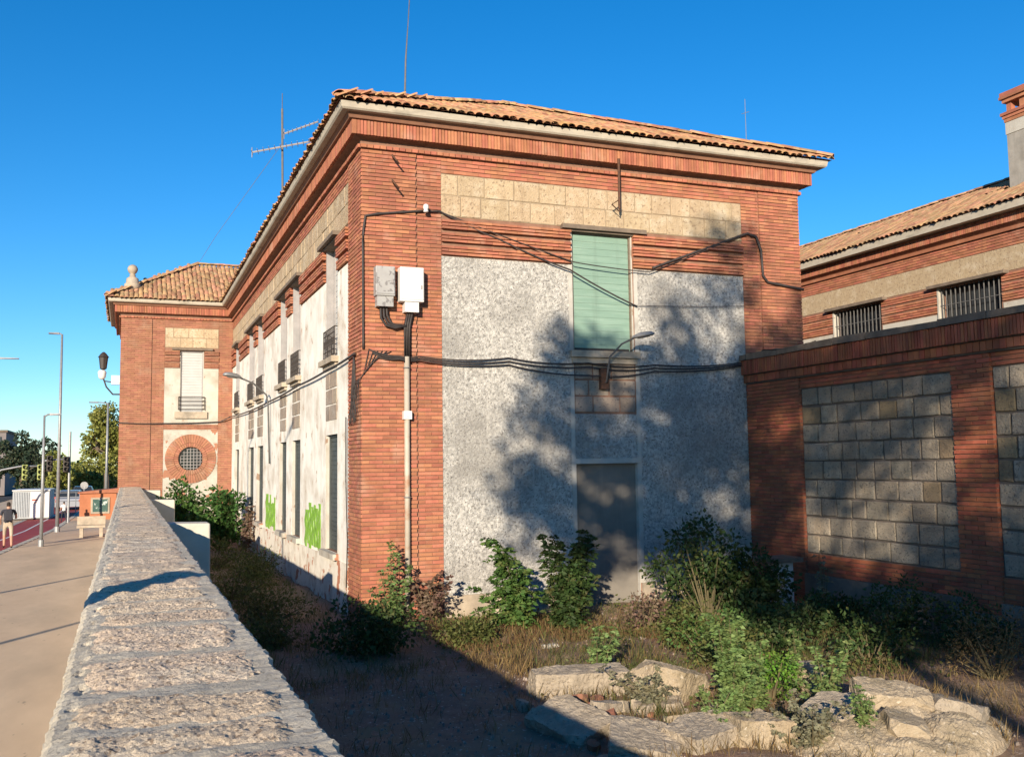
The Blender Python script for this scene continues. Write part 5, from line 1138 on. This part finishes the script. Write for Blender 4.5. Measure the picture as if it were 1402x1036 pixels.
# grass
def grass(name, label, boxes, m, seed, h=(.12, .35)):
    gg = np.random.default_rng(seed); P = []
    for (x0, x1, y0, y1, n) in boxes:
        k = max(1, n // 14); cx = gg.uniform(x0, x1, k); cy = gg.uniform(y0, y1, k); idx = gg.integers(0, k, n)
        x = cx[idx] + gg.normal(size=n) * .09; y = cy[idx] + gg.normal(size=n) * .09; P.append(np.stack([x, y], 1))
    P = np.concatenate(P); P = P[(P[:, 0] > .65) & (P[:, 0] < 12.9) & ~((P[:, 1] > 18.0) & (P[:, 0] > 4.0))]
    Z = np.array([ZG + hills(a, b) - .02 for a, b in P]); D = gg.normal(size=(len(P), 3)) * .38; D[:, 2] = 1
    link(name, leaf_mesh(name, np.column_stack([P, Z]), D, gg.uniform(h[0], h[1], len(P)), .022, m, seed), kind='stuff', label=label, cat='grass')
grass('dry_grass', 'dry straw grass tufts scattered over the yard', [(4.6, 12.8, 10.8, 18, 9000), (.7, 4, 12, 34, 8000), (9.0, 12.8, 6, 16, 7000), (6.2, 8.5, 7.6, 10.6, 1400), (5.2, 8.5, 14.6, 17.6, 3500), (4.9, 5.9, 12.9, 14.5, 1000), (4.7, 7.2, 8.2, 11.4, 2600), (6.6, 9.2, 7.6, 9.6, 1800), (.8, 4.6, 9, 14, 1500)], 'grass_dry', 91, (.06, .24))
grass('reddish_grass', 'reddish dry undergrowth before the shrubs', [(5.0, 8.2, 14.8, 17.2, 5200), (8.0, 10.5, 13, 15.4, 1800)], 'grass_red', 92, (.05, .2))
grass('green_grass', 'green weeds and grass between the bushes and rubble', [(5.4, 12.5, 11.2, 17.6, 8000), (.7, 3.8, 16, 34, 7000), (8.5, 12.5, 11, 16.5, 9000), (5.6, 7.5, 12.0, 14, 2600), (5.5, 7.4, 9.4, 11.6, 1500), (2.0, 4.4, 13.5, 17, 1500)], 'grass_green', 93, (.05, .22))
gg = np.random.default_rng(45); n = 9000; X_ = gg.uniform(4.8, 12.7, n); Y_ = gg.uniform(10.3, 17.8, n); kp = (np.sin(X_ * 2.1 + Y_ * 1.1) + np.sin(Y_ * 2.7 - X_) + gg.normal(size=n) * .5 > .35) & ~((X_ < 8.6) & (Y_ < 14.3) & (Y_ > 12.9)); X_, Y_ = X_[kp], Y_[kp]
Z_ = np.array([ZG + hills(a, b) for a, b in zip(X_, Y_)]) + gg.random(len(X_)) ** 2 * .22; D_ = gg.normal(size=(len(X_), 3)); D_[:, 2] = np.abs(D_[:, 2]) * .6
link('ground_weeds', leaf_mesh('ground_weeds', np.column_stack([X_, Y_, Z_]), D_, np.full(len(X_), .06), .3, 'grass_green', 46), kind='stuff', label='low leafy weeds spreading over the yard earth', cat='weeds')
gg = np.random.default_rng(44); mb = MB()
for k in range(4200):
    x, y = (gg.uniform(.8, 9), gg.uniform(3.5, 17.5)) if k % 2 else (gg.uniform(.9, 5.4), gg.uniform(5, 14)); s_ = abs(gg.normal()) * .012 + .006; z = ZG + hills(x, y); q_ = [(s_ * math.cos(a) * gg.uniform(.7, 1.2), s_ * math.sin(a) * gg.uniform(.7, 1.2)) for a in (0.3, 1.9, 3.4, 5.0)]
    mb.quad_box([(x + a, y + b, z - .01) for a, b in q_] + [(x + a * .6, y + b * .6, z + s_ * gg.uniform(.5, 1.1)) for a, b in q_])
mb.build('gravel', 'gravel', kind='stuff', label='small stones scattered over the yard earth', cat='gravel')

# ================================================================== street trees behind the camera that throw the dappled shade
sa, ca = math.sin(SUN_AZ), math.cos(SUN_AZ)
def su(s, u, z): return (s * ca + u * sa, -s * sa + u * ca, z)
tB = su(4.6, -8.2, ZS)
cl = []
for c_, r_, n_, q_, sd in (((-1.8, -6.6, 10.0), (1.9, 1.6, 2.4), 58, .5, 31), ((-2.2, -6.7, 8.3), (1.3, 1.3, 1.0), 22, .44, 40), ((-3.15, -6.6, 8.7), (.85, 1.0, 1.3), 16, .42, 35), ((1.7, -7.5, 11.4), (2.7, 2.4, 4.4), 78, .66, 32), ((.3, -7.3, 10.6), (1.6, 1.8, 2.9), 46, .56, 37), ((4.2, -7.8, 6.9), (1.9, 1.8, 1.5), 34, .6, 36), ((.1, -6.8, 8.4), (2.4, 1.5, 1.05), 50, .42, 38), ((1.7, -7.2, 6.9), (1.5, 1.4, .8), 24, .48, 39)):
    cl += [(su(*p[0]), p[1]) for p in clump_cloud(c_, r_, n_, q_, sd)]
tree('street_tree', 'tall full street tree behind the viewer by the wall', 'tree', tB, .17, [su(.6, -7.5, 12.5), su(-1.6, -7, 10), su(3, -7.5, 10.5), su(1.2, -9, 11), su(3.8, -7.8, 7.4), su(-2.4, -6.7, 9)], cl, .18, 300, 'leaf_tree', 32)
tC = su(6.0, -14, ZS)
clC = [(su(*p[0]), p[1]) for p in clump_cloud((6.2, -14, 10.2), (3.6, 3.0, 3.9), 66, .7, 33)]
tree('street_tree', 'broad street tree farthest behind the viewer', 'tree', tC, .25, [su(6, -14, 12.5), su(4, -14, 10), su(8, -14, 10), su(6, -16, 10.5)], clC, .2, 260, 'leaf_tree', 33)
ip = thing('notice_post', 'narrow upright notice post on the pavement left of the viewer', 'sign', su(-3.75, 3.0, ZS), -SUN_AZ); bf = set(bpy.data.objects)
ix, iy, _ = su(-3.75, 3.0, ZS)
MB().box(ix - .16, ix + .16, iy - .05, iy + .05, ZS, 2.75).build('panel', 'galv'); MB().box(ix - .13, ix + .13, iy + .051, iy + .056, 1.0, 2.5).build('notice', 'board'); adopt(ip, bf)
